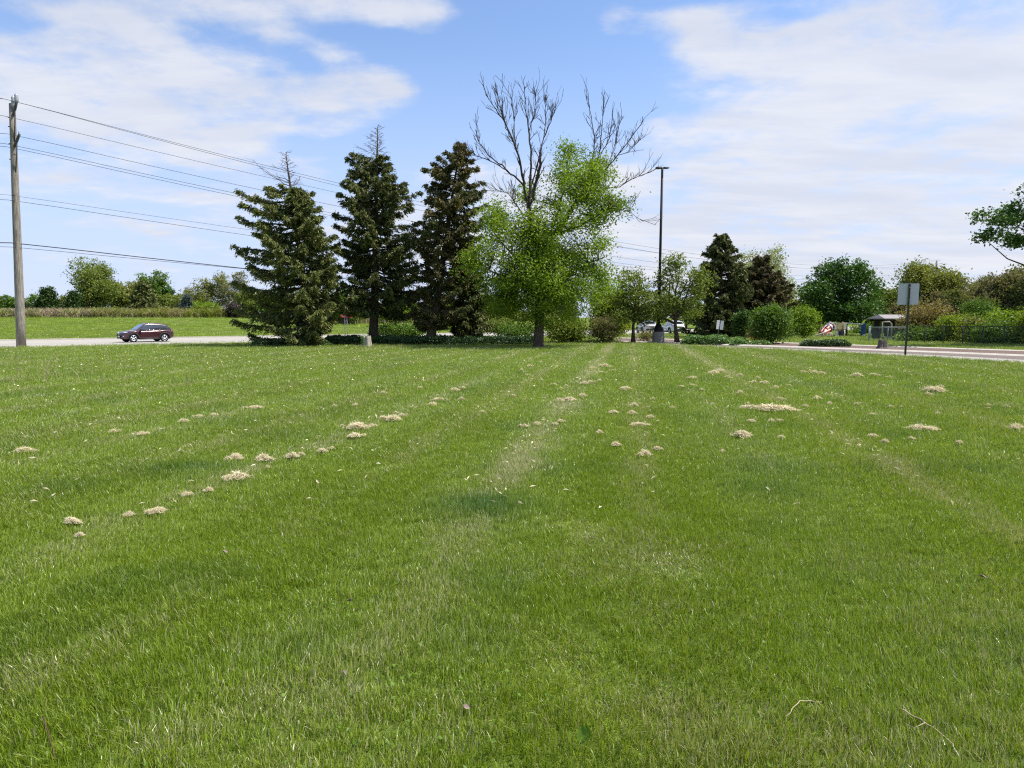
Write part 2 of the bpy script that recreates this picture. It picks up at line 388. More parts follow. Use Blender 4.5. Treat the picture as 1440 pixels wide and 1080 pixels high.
def spruce(name, label, base, top, prof, leaf, rng, first=0.1, nb=120, kite=0.30, droop=0.28, fullness=1.0, bare_from=1.0, group=None, bark='bark', trunk_r=0.28, gap=0.0, bare_len=1.0, dens=1.0, foliage_top=None, wide=1.0):
    """A conifer: tapered trunk, drooping boughs with upturned tips, each bough carrying hanging needle sprays."""
    root = thing(name, label, 'tree', base, group)
    base = np.asarray(base, float); top = np.asarray(top, float)
    ax = top - base; H = ax[2]
    pr = np.array(prof)
    tb = MB(); mb = MB()
    tp = base + ax * np.linspace(0, 1, 12)[:, None]
    tp[1:-1, :2] += rng.normal(size=(10, 2)) * 0.03
    tr = trunk_r * (1 - np.linspace(0, 1, 12) * 0.93); tr[0] *= 1.25
    tp[0, 2] -= 0.05
    tb.tube(tp, tr, 9)
    fr = first + (1 - first) * (np.arange(nb) + rng.random(nb) * 0.9) / nb
    fr = fr ** 1.0
    Kc, Ks, Ka, Kt = [], [], [], []
    for i in range(nb):
        f = min(fr[i], 0.995); az = i * 2.39996 + rng.normal() * 0.35
        dx, dy = math.cos(az), math.sin(az)
        l = np.interp(f, pr[:, 0], pr[:, 1]); r = np.interp(f, pr[:, 0], pr[:, 2])
        Ln = (l if dx < 0 else r) * abs(dx) ** 1 + (l + r) * 0.5 * (1 - abs(dx))
        Ln *= rng.uniform(0.74, 1.06) * wide
        if rng.random() < gap: Ln *= rng.uniform(0.4, 0.7)
        if Ln < 0.05: continue
        p0 = base + ax * f
        bare = f > bare_from
        dr = droop * (1.0 - 1.15 * f)
        t = np.linspace(0, 1, 7)[:, None]
        dirh = np.array([dx, dy, 0])
        risez = -dr * Ln * np.sin(t * PI * 0.62) + 0.14 * Ln * t ** 3 + (0.34 if bare else 0.08 * f) * Ln * t
        bp = p0 + dirh * Ln * t + np.array([0, 0, 1]) * risez
        bp[1:] += rng.normal(size=(6, 3)) * 0.03 * Ln ** 0.5
        r0 = max(0.014, 0.02 * Ln * (0.6 if bare else 1.0))
        tb.tube(bp, np.linspace(r0, 0.006, 7), 4)
        side = np.array([-dy, dx, 0])
        if bare:
            for j in range(int(5 * bare_len * Ln) + 3):
                g = rng.uniform(0.25, 1.0); b = np.array([np.interp(g, t[:, 0], bp[:, c]) for c in range(3)])
                d = unit(side * rng.choice([-1, 1]) * rng.uniform(0.3, 1) + dirh * 0.7 + np.array([0, 0, rng.normal() * 0.35]))
                tb.tube([b, b + d * rng.uniform(0.12, 0.42) * Ln ** 0.5], [0.008, 0.004], 3)
            continue
        # side twigs, then needle tufts on each twig
        nt_ = int((7 + 12.5 * Ln) * fullness)
        g = rng.uniform(0.10, 1.0, nt_) ** 0.75
        b = np.stack([np.interp(g, t[:, 0], bp[:, c]) for c in range(3)], 1)
        sg = rng.choice([-1.0, 1.0], nt_)
        tl = (0.16 + 0.26 * Ln * (1.05 - g)) * rng.uniform(0.6, 1.25, nt_)
        td = unit(side * sg[:, None] * rng.uniform(0.35, 1.0, (nt_, 1)) + dirh * rng.uniform(0.35, 1.0, (nt_, 1)) + np.array([0, 0, -1.0]) * rng.uniform(0.05, 0.5, (nt_, 1)))
        m = int(8 * dens)
        q = rng.uniform(0.0, 1.05, (nt_, m))
        kp = b[:, None, :] + td[:, None, :] * (tl[:, None] * q)[..., None] + rng.normal(size=(nt_, m, 3)) * 0.06
        kp[..., 2] -= 0.16 * q ** 2 * tl[:, None]
        ka = unit(td[:, None, :] * 0.9 + rng.normal(size=(nt_, m, 3)) * 0.45 + np.array([0, 0, -0.25]))
        Kc.append(kp.reshape(-1, 3)); Ka.append(ka.reshape(-1, 3)); Ks.append(np.full(nt_ * m, kite) * (0.75 + 0.25 * min(1, Ln)))
        # needles get paler towards twig tips and bough ends
        tt = np.clip(rng.normal(0.36, 0.2, (nt_, m)) + 0.30 * (q > 0.7) + 0.18 * (g[:, None] - 0.6) + rng.normal() * 0.10, 0, 1)
        Kt.append(tt.reshape(-1))
    if Kc:
        c = np.concatenate(Kc); a = np.concatenate(Ka); s = np.concatenate(Ks); tt = np.concatenate(Kt)
        c[:, 2] = np.maximum(c[:, 2], ter(c[:, 0], c[:, 1]) + 0.12)
        n = len(c); s = s * rng.uniform(0.6, 1.35, n)
        nr = unit(rng.normal(size=(n, 3)) + np.array([0, 0, 0.9])); w = unit(np.cross(nr, a)); nr = np.cross(a, w)
        hw = (s * 0.14)[:, None]; s = s[:, None]
        v = np.stack([c - a * s * 0.4, c + w * hw + nr * hw * 0.4, c + a * s * 0.6, c - w * hw + nr * hw * 0.4], 1)
        mb.add(v.reshape(-1, 3), np.arange(n * 4).reshape(n, 4), np.repeat(tt, 4))
        mb.build('crown', M[leaf], root)
    tb.build('trunk', M[bark], root)
    return root

def px_prof(base_px, base_py, top_px, top_py, Y, rows):
    """rows: (py, left px, right px) outline -> (height fraction, left m, right m) measured from the trunk axis."""
    k = Y / F; out = []
    for py, l, r in rows:
        f = (base_py - py) / (base_py - top_py); ax = base_px + (top_px - base_px) * f
        out.append((f, max(0.05, (ax - l) * k), max(0.05, (r - ax) * k)))
    return sorted(out)

def twiggy(tb, p, d, ln, r, rng, depth, spread=0.55, up=0.25, rmin=0.009, kids=(2, 4)):
    """A bare branch that keeps forking into finer twigs."""
    n = 5; pts = [np.asarray(p, float)]; dd = unit(np.asarray(d, float))
    for i in range(n - 1):
        dd = unit(dd + rng.normal(size=3) * 0.13 + np.array([0, 0, up * 0.25])); pts.append(pts[-1] + dd * ln / (n - 1))
    pts = np.array(pts)
    tb.tube(pts, np.linspace(r, max(rmin, r * 0.35), n), 5 if r > 0.03 else 4)
    if depth <= 0: return
    for j in range(rng.integers(kids[0], kids[1] + 1)):
        g = rng.uniform(0.3, 1.0); b = np.array([np.interp(g * (n - 1), np.arange(n), pts[:, c]) for c in range(3)])
        dn = unit(dd + rng.normal(size=3) * spread + np.array([0, 0, up]))
        twiggy(tb, b, dn, ln * rng.uniform(0.42, 0.72), max(rmin, r * 0.5), rng, depth - 1, spread, up, rmin, kids)

def upright(mb, x, y, z, h, w, rng, lean=0.2, tint=None):
    """Upright narrow blades (reeds, brush stems), one bent strip each."""
    n = len(x)
    d = rng.normal(size=(n, 2)) * lean
    a = rng.random(n) * PI * 2; wx = np.cos(a) * w / 2; wy = np.sin(a) * w / 2
    def row(f, sc): return [np.stack([x + d[:, 0] * h * f * f - wx * sc, y + d[:, 1] * h * f * f - wy * sc, z + h * f], 1), np.stack([x + d[:, 0] * h * f * f + wx * sc, y + d[:, 1] * h * f * f + wy * sc, z + h * f], 1)]
    r0 = row(0, 1.0); r1 = row(0.55, 0.8); r2 = row(1.0, 0.15)
    v = np.stack([r0[0], r0[1], r1[1], r1[0], r2[1], r2[0]], 1).reshape(-1, 3)
    b = np.arange(n)[:, None] * 6
    f = np.concatenate([b + np.array([[0, 1, 2, 3]]), b + np.array([[3, 2, 4, 5]])])
    mb.add(v, f, np.repeat(rng.random(n) if tint is None else tint, 6))
# ------------------------------------------------------------------ camera, light, sky
cam = bpy.data.objects.new('camera', bpy.data.cameras.new('camera')); C.objects.link(cam)
cam.location = (0, 0, CAM_H); cam.rotation_euler = (PI / 2 - TH, 0, 0)
cam.data.sensor_width = 36; cam.data.lens = F / 1440 * 36; cam.data.clip_end = 3000; cam.data.clip_start = 0.05
SC.camera = cam
SUN = unit(np.array([0.985, -0.06, 0.0])); SEL = math.radians(58)
sv = np.array([SUN[0] * math.cos(SEL), SUN[1] * math.cos(SEL), math.sin(SEL)])
sl = bpy.data.lights.new('sun', 'SUN'); so = bpy.data.objects.new('sun', sl); C.objects.link(so)
sl.energy = 4.2; sl.angle = math.radians(0.6); sl.color = (1.0, 0.955, 0.88)
so.rotation_euler = Vector(-sv).to_track_quat('-Z', 'Y').to_euler()

w = bpy.data.worlds.new('World'); SC.world = w; w.use_nodes = True
t = w.node_tree; t.nodes.clear()
wo = t.nodes.new('ShaderNodeOutputWorld')
sky = N(t, 'ShaderNodeTexSky', sky_type='NISHITA', sun_disc=False, sun_elevation=SEL, sun_rotation=math.atan2(SUN[0], SUN[1]))
sky.air_density = 1.0; sky.dust_density = 0.5; sky.ozone_density = 2.0; sky.altitude = 200
tc = N(t, 'ShaderNodeTexCoord'); sep = N(t, 'ShaderNodeSeparateXYZ'); L(t, tc.outputs['Generated'], sep.inputs[0])
X, Y, Z = sep.outputs
az = mth(t, 'ARCTAN2', X, Y); el = mth(t, 'ARCSINE', Z)
zz = mth(t, 'ADD', mth(t, 'MAXIMUM', Z, 0.0), 0.13)
cmb = N(t, 'ShaderNodeCombineXYZ'); L(t, mth(t, 'DIVIDE', X, zz), cmb.inputs[0]); L(t, mth(t, 'DIVIDE', Y, zz), cmb.inputs[1])
pv = cmb.outputs[0]
nA = noise(t, pv, 2.3, 9, 0.58); nB = noise(t, pv, 7.0, 6, 0.6)
mpw = N(t, 'ShaderNodeMapping'); mpw.inputs['Scale'].default_value = (0.45, 1.3, 1); mpw.inputs['Rotation'].default_value = (0, 0, 0.5); L(t, pv, mpw.inputs[0])
nW = noise(t, mpw.outputs[0], 2.4, 8, 0.62)
def ae(px, py):
    d = unit(ray(px, py)); return math.atan2(d[0], d[1]), math.asin(d[2])
CL = [  # cloud masses: direction, size, strength
    (40, 95, 75, 40, .85), (120, 95, 70, 36, .80), (190, 62, 62, 34, .95), (215, 110, 60, 30, .70), (285, 125, 78, 34, .95), (375, 105, 52, 26, .70), (330, 150, 60, 26, .75), (150, 150, 110, 26, .65), (392, 47, 40, 12, .9),
    (520, 112, 52, 24, 1.0), (450, 140, 44, 22, .85), (548, 128, 30, 18, .6), (470, 76, 28, 10, .7), (265, 6, 110, 16, .8), (430, 8, 60, 14, .7), (545, 12, 90, 26, .95), (610, 22, 40, 12, .5), (60, 8, 60, 10, .4),
    (60, 185, 130, 26, .55), (210, 178, 120, 22, .5), (150, 262, 200, 18, .42), (60, 320, 300, 40, .30), (330, 225, 90, 14, .3),
    (668, 153, 24, 13, .8), (765, 148, 30, 14, .55), (700, 170, 24, 8, .35),
    (872, 24, 44, 18, .85), (803, 70, 26, 9, .75), (955, 30, 30, 16, .5), (1000, 42, 34, 16, .55), (1075, 60, 60, 20, .85), (985, 92, 30, 18, .6), (925, 108, 44, 18, .55), (1010, 14, 60, 9, .6), (960, 70, 26, 12, .4),
    (1190, 44, 90, 22, .7), (1130, 108, 80, 22, .75), (1270, 90, 100, 36, .7), (1400, 60, 110, 110, .95), (1270, 150, 170, 50, .75), (1410, 200, 190, 110, .85), (1120, 150, 50, 40, .75),
    (1000, 175, 60, 14, .55), (985, 215, 60, 16, .5), (1060, 215, 70, 10, .6), (1250, 215, 260, 40, .75), (1150, 290, 330, 48, .85), (950, 300, 130, 50, .6), (1100, 360, 520, 60, .72), (1400, 320, 200, 80, .9),
    (700, 260, 120, 40, .22), (620, 330, 300, 50, .34),
    (1300, 36, 45, 15, -.65), (1130, 28, 40, 12, -.6), (1195, 88, 50, 10, -.55), (1075, 150, 26, 40, -.35), (1060, 240, 60, 9, -.3), (1210, 234, 90, 8, -.4), (1350, 190, 60, 8, -.3), (860, 130, 150, 60, -.35), (660, 70, 90, 60, -.3), (300, 48, 60, 16, -.5), (470, 48, 50, 12, -.4), (430, 100, 18, 34, -.4), (30, 30, 60, 14, -.3), (205, 88, 30, 8, -.35)]
tot = None
for px, py, rx, ry, wt in CL:
    a0, e0 = ae(px, py)
    da = mth(t, 'MULTIPLY', mth(t, 'SUBTRACT', az, a0), F / rx); de = mth(t, 'MULTIPLY', mth(t, 'SUBTRACT', el, e0), F / ry)
    q = mth(t, 'ADD', mth(t, 'MULTIPLY', da, da), mth(t, 'MULTIPLY', de, de))
    g = mth(t, 'MULTIPLY', mth(t, 'EXPONENT', mth(t, 'MULTIPLY', q, -0.55)), wt)
    tot = g if tot is None else mth(t, 'ADD', tot, g)
tot = mth(t, 'MINIMUM', mth(t, 'MULTIPLY', tot, 0.86), 1.02)
# clouds the photo does not show: the rest of the sky carries the same broken cover
outside = smooth(t, mth(t, 'ABSOLUTE', az), 0.72, 1.0); high = smooth(t, el, 0.60, 0.8)
oth = mth(t, 'MAXIMUM', outside, high)
rest = mth(t, 'MULTIPLY', oth, mth(t, 'MULTIPLY', smooth(t, nA, 0.42, 0.62), 0.7))
cov = mth(t, 'ADD', mth(t, 'MULTIPLY', tot, mth(t, 'SUBTRACT', 1.0, oth)), rest)
nn = mth(t, 'ADD', mth(t, 'MULTIPLY', mth(t, 'SUBTRACT', nA, 0.5), 2.5), mth(t, 'MULTIPLY', mth(t, 'SUBTRACT', nB, 0.5), 0.9))
nn = mth(t, 'ADD', nn, mth(t, 'MULTIPLY', mth(t, 'SUBTRACT', nW, 0.5), 0.55))
wav = smooth(t, mth(t, 'ADD', cov, mth(t, 'MULTIPLY', nn, smooth(t, cov, 0.0, 0.35))), 0.27, 1.16)
mask = mth(t, 'MULTIPLY', wav, 0.90)
veil = mth(t, 'MULTIPLY', smooth(t, mth(t, 'MULTIPLY', el, -1.0), -0.40, -0.03), 0.80)   # thin high haze, thicker towards the horizon
bg1 = N(t, 'ShaderNodeBackground'); bg1.inputs[1].default_value = 0.112
skc = mixc(t, 1.0, sky.outputs[0], (0.98, 1.0, 1.08), 'MULTIPLY'); L(t, skc, bg1.inputs[0])
bgv = N(t, 'ShaderNodeBackground'); bgv.inputs[0].default_value = (0.325, 0.375, 0.535, 1); bgv.inputs[1].default_value = 1.0
bgc = N(t, 'ShaderNodeBackground'); bgc.inputs[1].default_value = 1.0
L(t, mixc(t, smooth(t, nW, 0.35, 0.68), (0.40, 0.42, 0.475), (0.48, 0.487, 0.52)), bgc.inputs[0])
m1 = N(t, 'ShaderNodeMixShader'); L(t, veil, m1.inputs[0]); L(t, bg1.outputs[0], m1.inputs[1]); L(t, bgv.outputs[0], m1.inputs[2])
m2 = N(t, 'ShaderNodeMixShader'); L(t, mask, m2.inputs[0]); L(t, m1.outputs[0], m2.inputs[1]); L(t, bgc.outputs[0], m2.inputs[2])
L(t, m2.outputs[0], wo.inputs[0])
vs = SC.view_settings; vs.view_transform = 'Standard'; vs.look = 'None'; vs.exposure = 0.85; vs.gamma = 1.0; vs.use_curve_mapping = False
SC.cycles.max_bounces = 6; SC.cycles.diffuse_bounces = 3; SC.cycles.transmission_bounces = 3; SC.cycles.glossy_bounces = 2
SC.cycles.use_denoising = False; SC.cycles.filter_width = 1.2
SC.cycles.use_adaptive_sampling = True

# ------------------------------------------------------------------ ground, road, drive
m, t, out = nt('ground_turf')
g = N(t, 'ShaderNodeNewGeometry'); p = g.outputs['Position']
b = N(t, 'ShaderNodeBsdfPrincipled'); b.inputs['Roughness'].default_value = 1.0; b.inputs['Specular IOR Level'].default_value = 0.05
fine = noise(t, p, 9, 6, 0.7); mid = noise(t, p, 0.5, 4); big = noise(t, p, 0.06, 3)
c1 = ramp(t, fine, [(0.3, (0.024, 0.036, 0.009)), (0.55, (0.10, 0.15, 0.025)), (0.75, (0.18, 0.20, 0.055))])
c2 = mixc(t, smooth(t, mid, 0.4, 0.65), c1, (0.15, 0.20, 0.026))
c3 = mixc(t, smooth(t, big, 0.45, 0.62), c2, (0.17, 0.235, 0.030))
mm = N(t, 'ShaderNodeMix'); mm.data_type = 'RGBA'; mm.inputs[0].default_value = 0.55
L(t, c2, mm.inputs[6]); L(t, c3, mm.inputs[7])
L(t, mm.outputs[2], b.inputs['Base Color'])
bp = N(t, 'ShaderNodeBump'); bp.inputs['Strength'].default_value = 0.8; bp.inputs['Distance'].default_value = 0.06
L(t, noise(t, p, 5, 8, 0.75), bp.inputs['Height']); L(t, bp.outputs[0], b.inputs['Normal']); L(t, b.outputs[0], out.inputs[0])
M['turf'] = m

gb = MB()
ss = np.array(S_BR, float); ts = np.array([-500, -200, -100, -50, 0, 50, 100, 200, 400, 700.])
S2, T2 = np.meshgrid(ss, ts, indexing='ij')
V = np.stack([RX + RD[0] * T2 + RN[0] * S2, RY + RD[1] * T2 + RN[1] * S2, np.interp(S2, S_BR, Z_BR)], -1)
nT = len(ts); I = np.arange(len(ss) - 1)[:, None] * nT + np.arange(nT - 1)[None, :]
gb.add(V.reshape(-1, 3), np.stack([I, I + nT, I + nT + 1, I + 1], -1).reshape(-1, 4)[:, ::-1])
kind(gb.build('ground', M['turf']), 'structure')

def surf(name, c, c2, scale, bump=0.3, speck=None, stretch=None):
    m, t, out = nt(name)
    g = N(t, 'ShaderNodeNewGeometry'); p = g.outputs['Position']
    b = N(t, 'ShaderNodeBsdfPrincipled'); b.inputs['Roughness'].default_value = 0.92; b.inputs['Specular IOR Level'].default_value = 0.2
    col = ramp(t, noise(t, p, scale, 6, 0.65), [(0.32, c2), (0.68, c)])
    col = mixc(t, mth(t, 'MULTIPLY', smooth(t, noise(t, p, 0.35, 4), 0.45, 0.65), 0.5), col, c2)
    if speck: col = mixc(t, smooth(t, noise(t, p, 26, 2), 0.55, 0.66), col, speck)
    L(t, col, b.inputs['Base Color'])
    bp = N(t, 'ShaderNodeBump'); bp.inputs['Strength'].default_value = bump; bp.inputs['Distance'].default_value = 0.02
    L(t, noise(t, p, 40, 4), bp.inputs['Height']); L(t, bp.outputs[0], b.inputs['Normal']); L(t, b.outputs[0], out.inputs[0])
    return m
M['road'] = surf('pale_concrete_road', (0.385, 0.36, 0.31), (0.32, 0.298, 0.255), 1.2)
M['asphalt'] = surf('worn_asphalt', (0.17, 0.135, 0.115), (0.115, 0.093, 0.08), 1.5, speck=(0.24, 0.195, 0.165))
M['gutter'] = surf('drive_concrete', (0.36, 0.335, 0.295), (0.29, 0.265, 0.235), 1.5)
M['mulch'] = surf('bark_mulch', (0.17, 0.115, 0.092), (0.09, 0.065, 0.052), 8, 1.0, speck=(0.27, 0.20, 0.165))
M['bare_soil'] = surf('bare_soil', (0.22, 0.17, 0.11), (0.13, 0.10, 0.065), 5, 0.8)

def st_strip(name, s0, s1, t0, t1, dz, mat, parts=1):
    mb = MB(); q = []
    for s in (s0, s1): q.append(np.interp(s, S_BR, Z_BR) + dz)
    mb.add([from_st(s0, t0, q[0]), from_st(s0, t1, q[0]), from_st(s1, t1, q[1]), from_st(s1, t0, q[1])], [[0, 1, 2, 3]])
    return kind(mb.build(name, mat), 'structure')
st_strip('road', 0.45, 13.55, -160, 300, 0.02, M['road'])
def st_kerb(s, w, h, name='road_kerb'):
    mb = MB(); z0 = float(np.interp(s, S_BR, Z_BR))
    A = np.array(from_st(s, -160, z0)); B = np.array(from_st(s, 300, z0)); nrm = np.array([RN[0], RN[1], 0]) * w / 2
    v = [A - nrm - [0, 0, .1], A + nrm - [0, 0, .1], A + nrm + [0, 0, h], A - nrm + [0, 0, h]]
    v += [q + (B - A) for q in v]
    mb.add(v, [[0, 1, 5, 4], [1, 2, 6, 5], [2, 3, 7, 6], [3, 0, 4, 7]]); return kind(mb.build(name, M['kerb']), 'structure')
st_kerb(0.22, 0.40, 0.035); st_kerb(13.8, 0.35, 0.11)

def line(rows): 
    rows = sorted(rows); px = np.array([r[0] for r in rows], float); py = np.array([r[1] for r in rows], float)
    xs = np.linspace(px[0], px[-1], 60)
    # smooth the row curve with a low-order fit
    c = np.polyfit((px - 1200) / 300, py, 3); return np.array([G(x, y) for x, y in zip(xs, np.polyval(c, (xs - 1200) / 300))])
L0 = line([(868, 481.6), (940, 484.3), (1000, 487.3), (1100, 492.6), (1200, 497.6), (1272, 501.4), (1360, 506), (1440, 511.6), (1560, 521)])
L1 = line([(868, 481.3), (940, 483.8), (1000, 486.4), (1100, 490.6), (1200, 494.6), (1272, 497.8), (1360, 502), (1440, 506.6), (1560, 514)])
L2 = line([(868, 480.4), (940, 482.4), (1000, 484.6), (1100, 488.0), (1200, 491.6), (1272, 494.3), (1360, 497.6), (1440, 500.8), (1560, 506)])
L3 = line([(868, 476.0), (940, 476.8), (1000, 479), (1100, 483.4), (1200, 486.2), (1272, 488.2), (1360, 491.2), (1440, 494.1), (1560, 498)])
def strip2(name, A, B, z, mat):
    mb = MB(); n = len(A); v = np.concatenate([A, B]); v[:, 2] = z
    i = np.arange(n - 1); mb.add(v, np.stack([i, i + 1, i + n + 1, i + n], -1)); return kind(mb.build(name, mat), 'structure')
# the drive's near edge runs on towards the viewer outside the frame
def extend(A, dx, dy): return np.concatenate([A, [A[-1] + np.array([dx, dy, 0])]])
L0e, L1e, L2e, L3e = extend(L0, 0.3, -26), extend(L1, 1.0, -27), extend(L2, 4, -31), extend(L3, 6, -34)
strip2('drive', L0e, L2e, 0.008, M['asphalt']); strip2('drive_gutter', L0e, L1e, 0.014, M['gutter'])
strip2('mulch_bed', L2e, L3e, 0.020, M['mulch'])
def kerb_line(name, A, w, h, mat):
    mb = MB(); d = np.gradient(A, axis=0); nrm = np.stack([-d[:, 1], d[:, 0], 0 * d[:, 0]], -1); nrm = unit(nrm) * w / 2
    n = len(A); v = np.concatenate([A - nrm * 2.2 + [0, 0, .004], A - nrm * 0.4 + [0, 0, h], A + nrm * 1.2 + [0, 0, h], A + nrm * 2.2 + [0, 0, .004]])
    i = np.arange(n - 1); fs = [np.stack([i + k * n, i + k * n + 1, i + ((k + 1) % 4) * n + 1, i + ((k + 1) % 4) * n], -1) for k in range(4)]
    mb.add(v, fs); return kind(mb.build(name, mat), 'structure')
kerb_line('drive_kerb', L2e, 0.24, 0.075, M['kerb']); kerb_line('bed_kerb', L3e, 0.24, 0.065, M['kerb'])

# ------------------------------------------------------------------ lawn grass
def blade_mat(name, dark, light, blue, straw):
    m, t, out = nt(name)
    a = N(t, 'ShaderNodeAttribute'); a.attribute_name = 'tint'; tint = a.outputs['Fac']
    d = N(t, 'ShaderNodeAttribute'); d.attribute_name = 'dry'; d.attribute_type = 'INSTANCER'
    e = N(t, 'ShaderNodeAttribute'); e.attribute_name = 'lush'; e.attribute_type = 'INSTANCER'
    oi = N(t, 'ShaderNodeObjectInfo')
    rr = mth(t, 'FRACT', mth(t, 'ADD', mth(t, 'MULTIPLY', tint, 17.31), oi.outputs['Random']))
    r2 = mth(t, 'FRACT', mth(t, 'ADD', mth(t, 'MULTIPLY', tint, 5.7), mth(t, 'MULTIPLY', oi.outputs['Random'], 3.3)))
    g = N(t, 'ShaderNodeNewGeometry')
    big = noise(t, g.outputs['Position'], 0.75, 4, 0.6)
    col = mixc(t, rr, dark, light)
    col = mixc(t, mth(t, 'MULTIPLY', smooth(t, big, 0.42, 0.66), 0.6), col, (0.19, 0.285, 0.012))
    tp_ = N(t, 'ShaderNodeAttribute'); tp_.attribute_name = 'tip'
    col = mixc(t, mth(t, 'MULTIPLY', tp_.outputs['Fac'], 0.45), col, (0.34, 0.43, 0.07))
    col = mixc(t, e.outputs['Fac'], col, blue)
    col = mixc(t, smooth(t, mth(t, 'SUBTRACT', d.outputs['Fac'], r2), 0.0, 0.05), col, straw)
    df = N(t, 'ShaderNodeBsdfDiffuse'); L(t, col, df.inputs[0])
    tr = N(t, 'ShaderNodeBsdfTranslucent'); L(t, mixc(t, 1.0, col, (1.2, 1.2, 0.6), 'MULTIPLY'), tr.inputs[0])
    mx = N(t, 'ShaderNodeMixShader'); mx.inputs[0].default_value = 0.36; L(t, df.outputs[0], mx.inputs[1]); L(t, tr.outputs[0], mx.inputs[2])
    gl = N(t, 'ShaderNodeBsdfGlossy'); gl.inputs['Roughness'].default_value = 0.38
    m2 = N(t, 'ShaderNodeMixShader'); m2.inputs[0].default_value = 0.045; L(t, mx.outputs[0], m2.inputs[1]); L(t, gl.outputs[0], m2.inputs[2])
    L(t, m2.outputs[0], out.inputs[0]); return m
M['blade'] = blade_mat('grass_blades', (0.058, 0.118, 0.006), (0.315, 0.405, 0.026), (0.080, 0.165, 0.034), (0.40, 0.39, 0.20))

def tuft(rng, n, rad, h0, h1, w0, lean):
    mb = MB(); r = rad * np.sqrt(rng.random(n)); a = rng.random(n) * 2 * PI
    x, y = r * np.cos(a), r * np.sin(a); h = rng.uniform(h0, h1, n)
    da = a + rng.normal(size=n) * 1.2; ll = np.abs(rng.normal(size=n)) * lean + 0.08
    dx, dy = np.cos(da) * ll, np.sin(da) * ll
    wa = rng.random(n) * 2 * PI; wx, wy = np.cos(wa), np.sin(wa); w = w0 * rng.uniform(0.7, 1.3, n) / 2
    def ring(f, s): 
        cx, cy, cz = x + dx * h * f ** 1.8, y + dy * h * f ** 1.8, h * (f - 0.28 * ll * f * f)
        return np.stack([cx - wx * w * s, cy - wy * w * s, cz], -1), np.stack([cx + wx * w * s, cy + wy * w * s, cz], -1)
    a0, b0 = ring(0, 0.8); a1, b1 = ring(0.45, 1.0); a2, b2 = ring(0.8, 0.7); a3, _ = ring(1.0, 0.0)
    v = np.stack([a0, b0, a1, b1, a2, b2, a3], 1).reshape(-1, 3); b = np.arange(n)[:, None] * 7
    mb.add(v, [np.concatenate([b + np.array([[0, 1, 3, 2]]), b + np.array([[2, 3, 5, 4]])]), b + np.array([[4, 5, 6]])], np.repeat(rng.random(n), 7))
    mb.tip = np.tile([0, 0, 0, 0, 0.5, 0.5, 1.0], n)
    return mb
tc_ = bpy.data.collections.new('grass_tuft_kinds')
for i in range(9):
    o = tuft(np.random.default_rng(100 + i), 36, 0.075, 0.024, 0.072, 0.0028, 0.34).build('grass_tuft', M['blade'])
    C.objects.unlink(o); tc_.objects.link(o)

def pip(x, y, poly):
    ins = np.zeros(len(x), bool); n = len(poly); j = n - 1
    for i in range(n):
        xi, yi = poly[i][0], poly[i][1]; xj, yj = poly[j][0], poly[j][1]
        c = ((yi > y) != (yj > y)) & (x < (xj - xi) * (y - yi) / (yj - yi + 1e-12) + xi)
        ins ^= c; j = i
    return ins
DRIVE = np.concatenate([L0e, L3e[::-1]])
def in_lawn(x, y):
    s = road_s(x, y)
    return ((s < -0.05) | (s > 14.1)) & ~pip(x, y, DRIVE)

STR = 1.45
def streak(x, y):
    u = x - 0.17 * y; k = np.round((u + 1.3) / STR); d = np.abs(u + 1.3 - k * STR)
    am = np.select([k == 0, k == 1, k == 3, k == 2, k == -2, k == -1], [1.35, 0.5, 0.95, 0.35, 0.6, 0.4], 0.42)
    return am * np.exp(-(d / np.where(k == 0, 0.27, 0.20)) ** 2) * np.clip(fnoise(x * 0.55, y * 0.30, 5) * 2.4 - 0.55, 0.22, 1)
def sample_grass(n_target, y0, y1, dens, rng, half=0.80):
    # rejection sampling in a wedge wide enough for a step to either side
    out = []; W = half * y1 + 2.5
    area = 2 * W * (y1 - y0); mx = dens(np.array([y0]))[0]
    n = int(area * mx)
    x = rng.uniform(-W, W, n); y = rng.uniform(y0, y1, n)
    k = (np.abs(x) < half * y + 2.5) & (rng.random(n) < dens(y) / mx)
    return x[k], y[k]
gx, gy = [], []
dens = lambda d: np.where(d < 5, 540.0, 540.0 * (5 / np.maximum(d, 5)) ** 1.55)
for a, b_ in ((1.5, 4), (4, 6), (6, 9), (9, 13), (13, 19), (19, 28), (28, 40), (40, 56), (56, 80), (80, 112)):
    x, y = sample_grass(0, a, b_, dens, RNG); gx.append(x); gy.append(y)
gx = np.concatenate(gx); gy = np.concatenate(gy)
k = in_lawn(gx, gy); gx, gy = gx[k], gy[k]
n = len(gx)
dist = np.hypot(gx, gy)
lum = fnoise(gx * 0.9, gy * 0.9, 3); lo = fnoise(gx * 0.22, gy * 0.22, 9); hi = fnoise(gx * 2.6, gy * 2.6, 21, 2)
lush = np.clip((lum - 0.60) * 3.0, 0, 0.30)
def patch(px, py, r, asp=1.0):
    c = G(px, py); return np.exp(-(((gx - c[0]) / r) ** 2 + ((gy - c[1]) / (r * asp)) ** 2))
pa = patch(680, 715, 0.42, 1.0) + 0.8 * patch(1085, 660, 0.5) * 0.6 + 0.35 * patch(440, 905, 0.22) + 0.3 * patch(660, 900, 0.28) + 0.5 * patch(1080, 690, 0.4) + 0.5 * patch(250, 665, 0.5) + 0.5 * patch(90, 690, 0.4)
lush = np.clip(lush + pa * 0.9, 0, 0.95)
stk = streak(gx, gy) * np.clip(hi * 1.9 - 0.1, 0.25, 1.3)
dry = 0.05 + 0.07 * np.clip((hi - 0.5) * 4, 0, 1) + np.interp(dist, [4, 8, 14, 30], [0.32, 0.62, 0.9, 1.0]) * stk + 0.08 * np.clip((lo - 0.52) * 5, 0, 1)
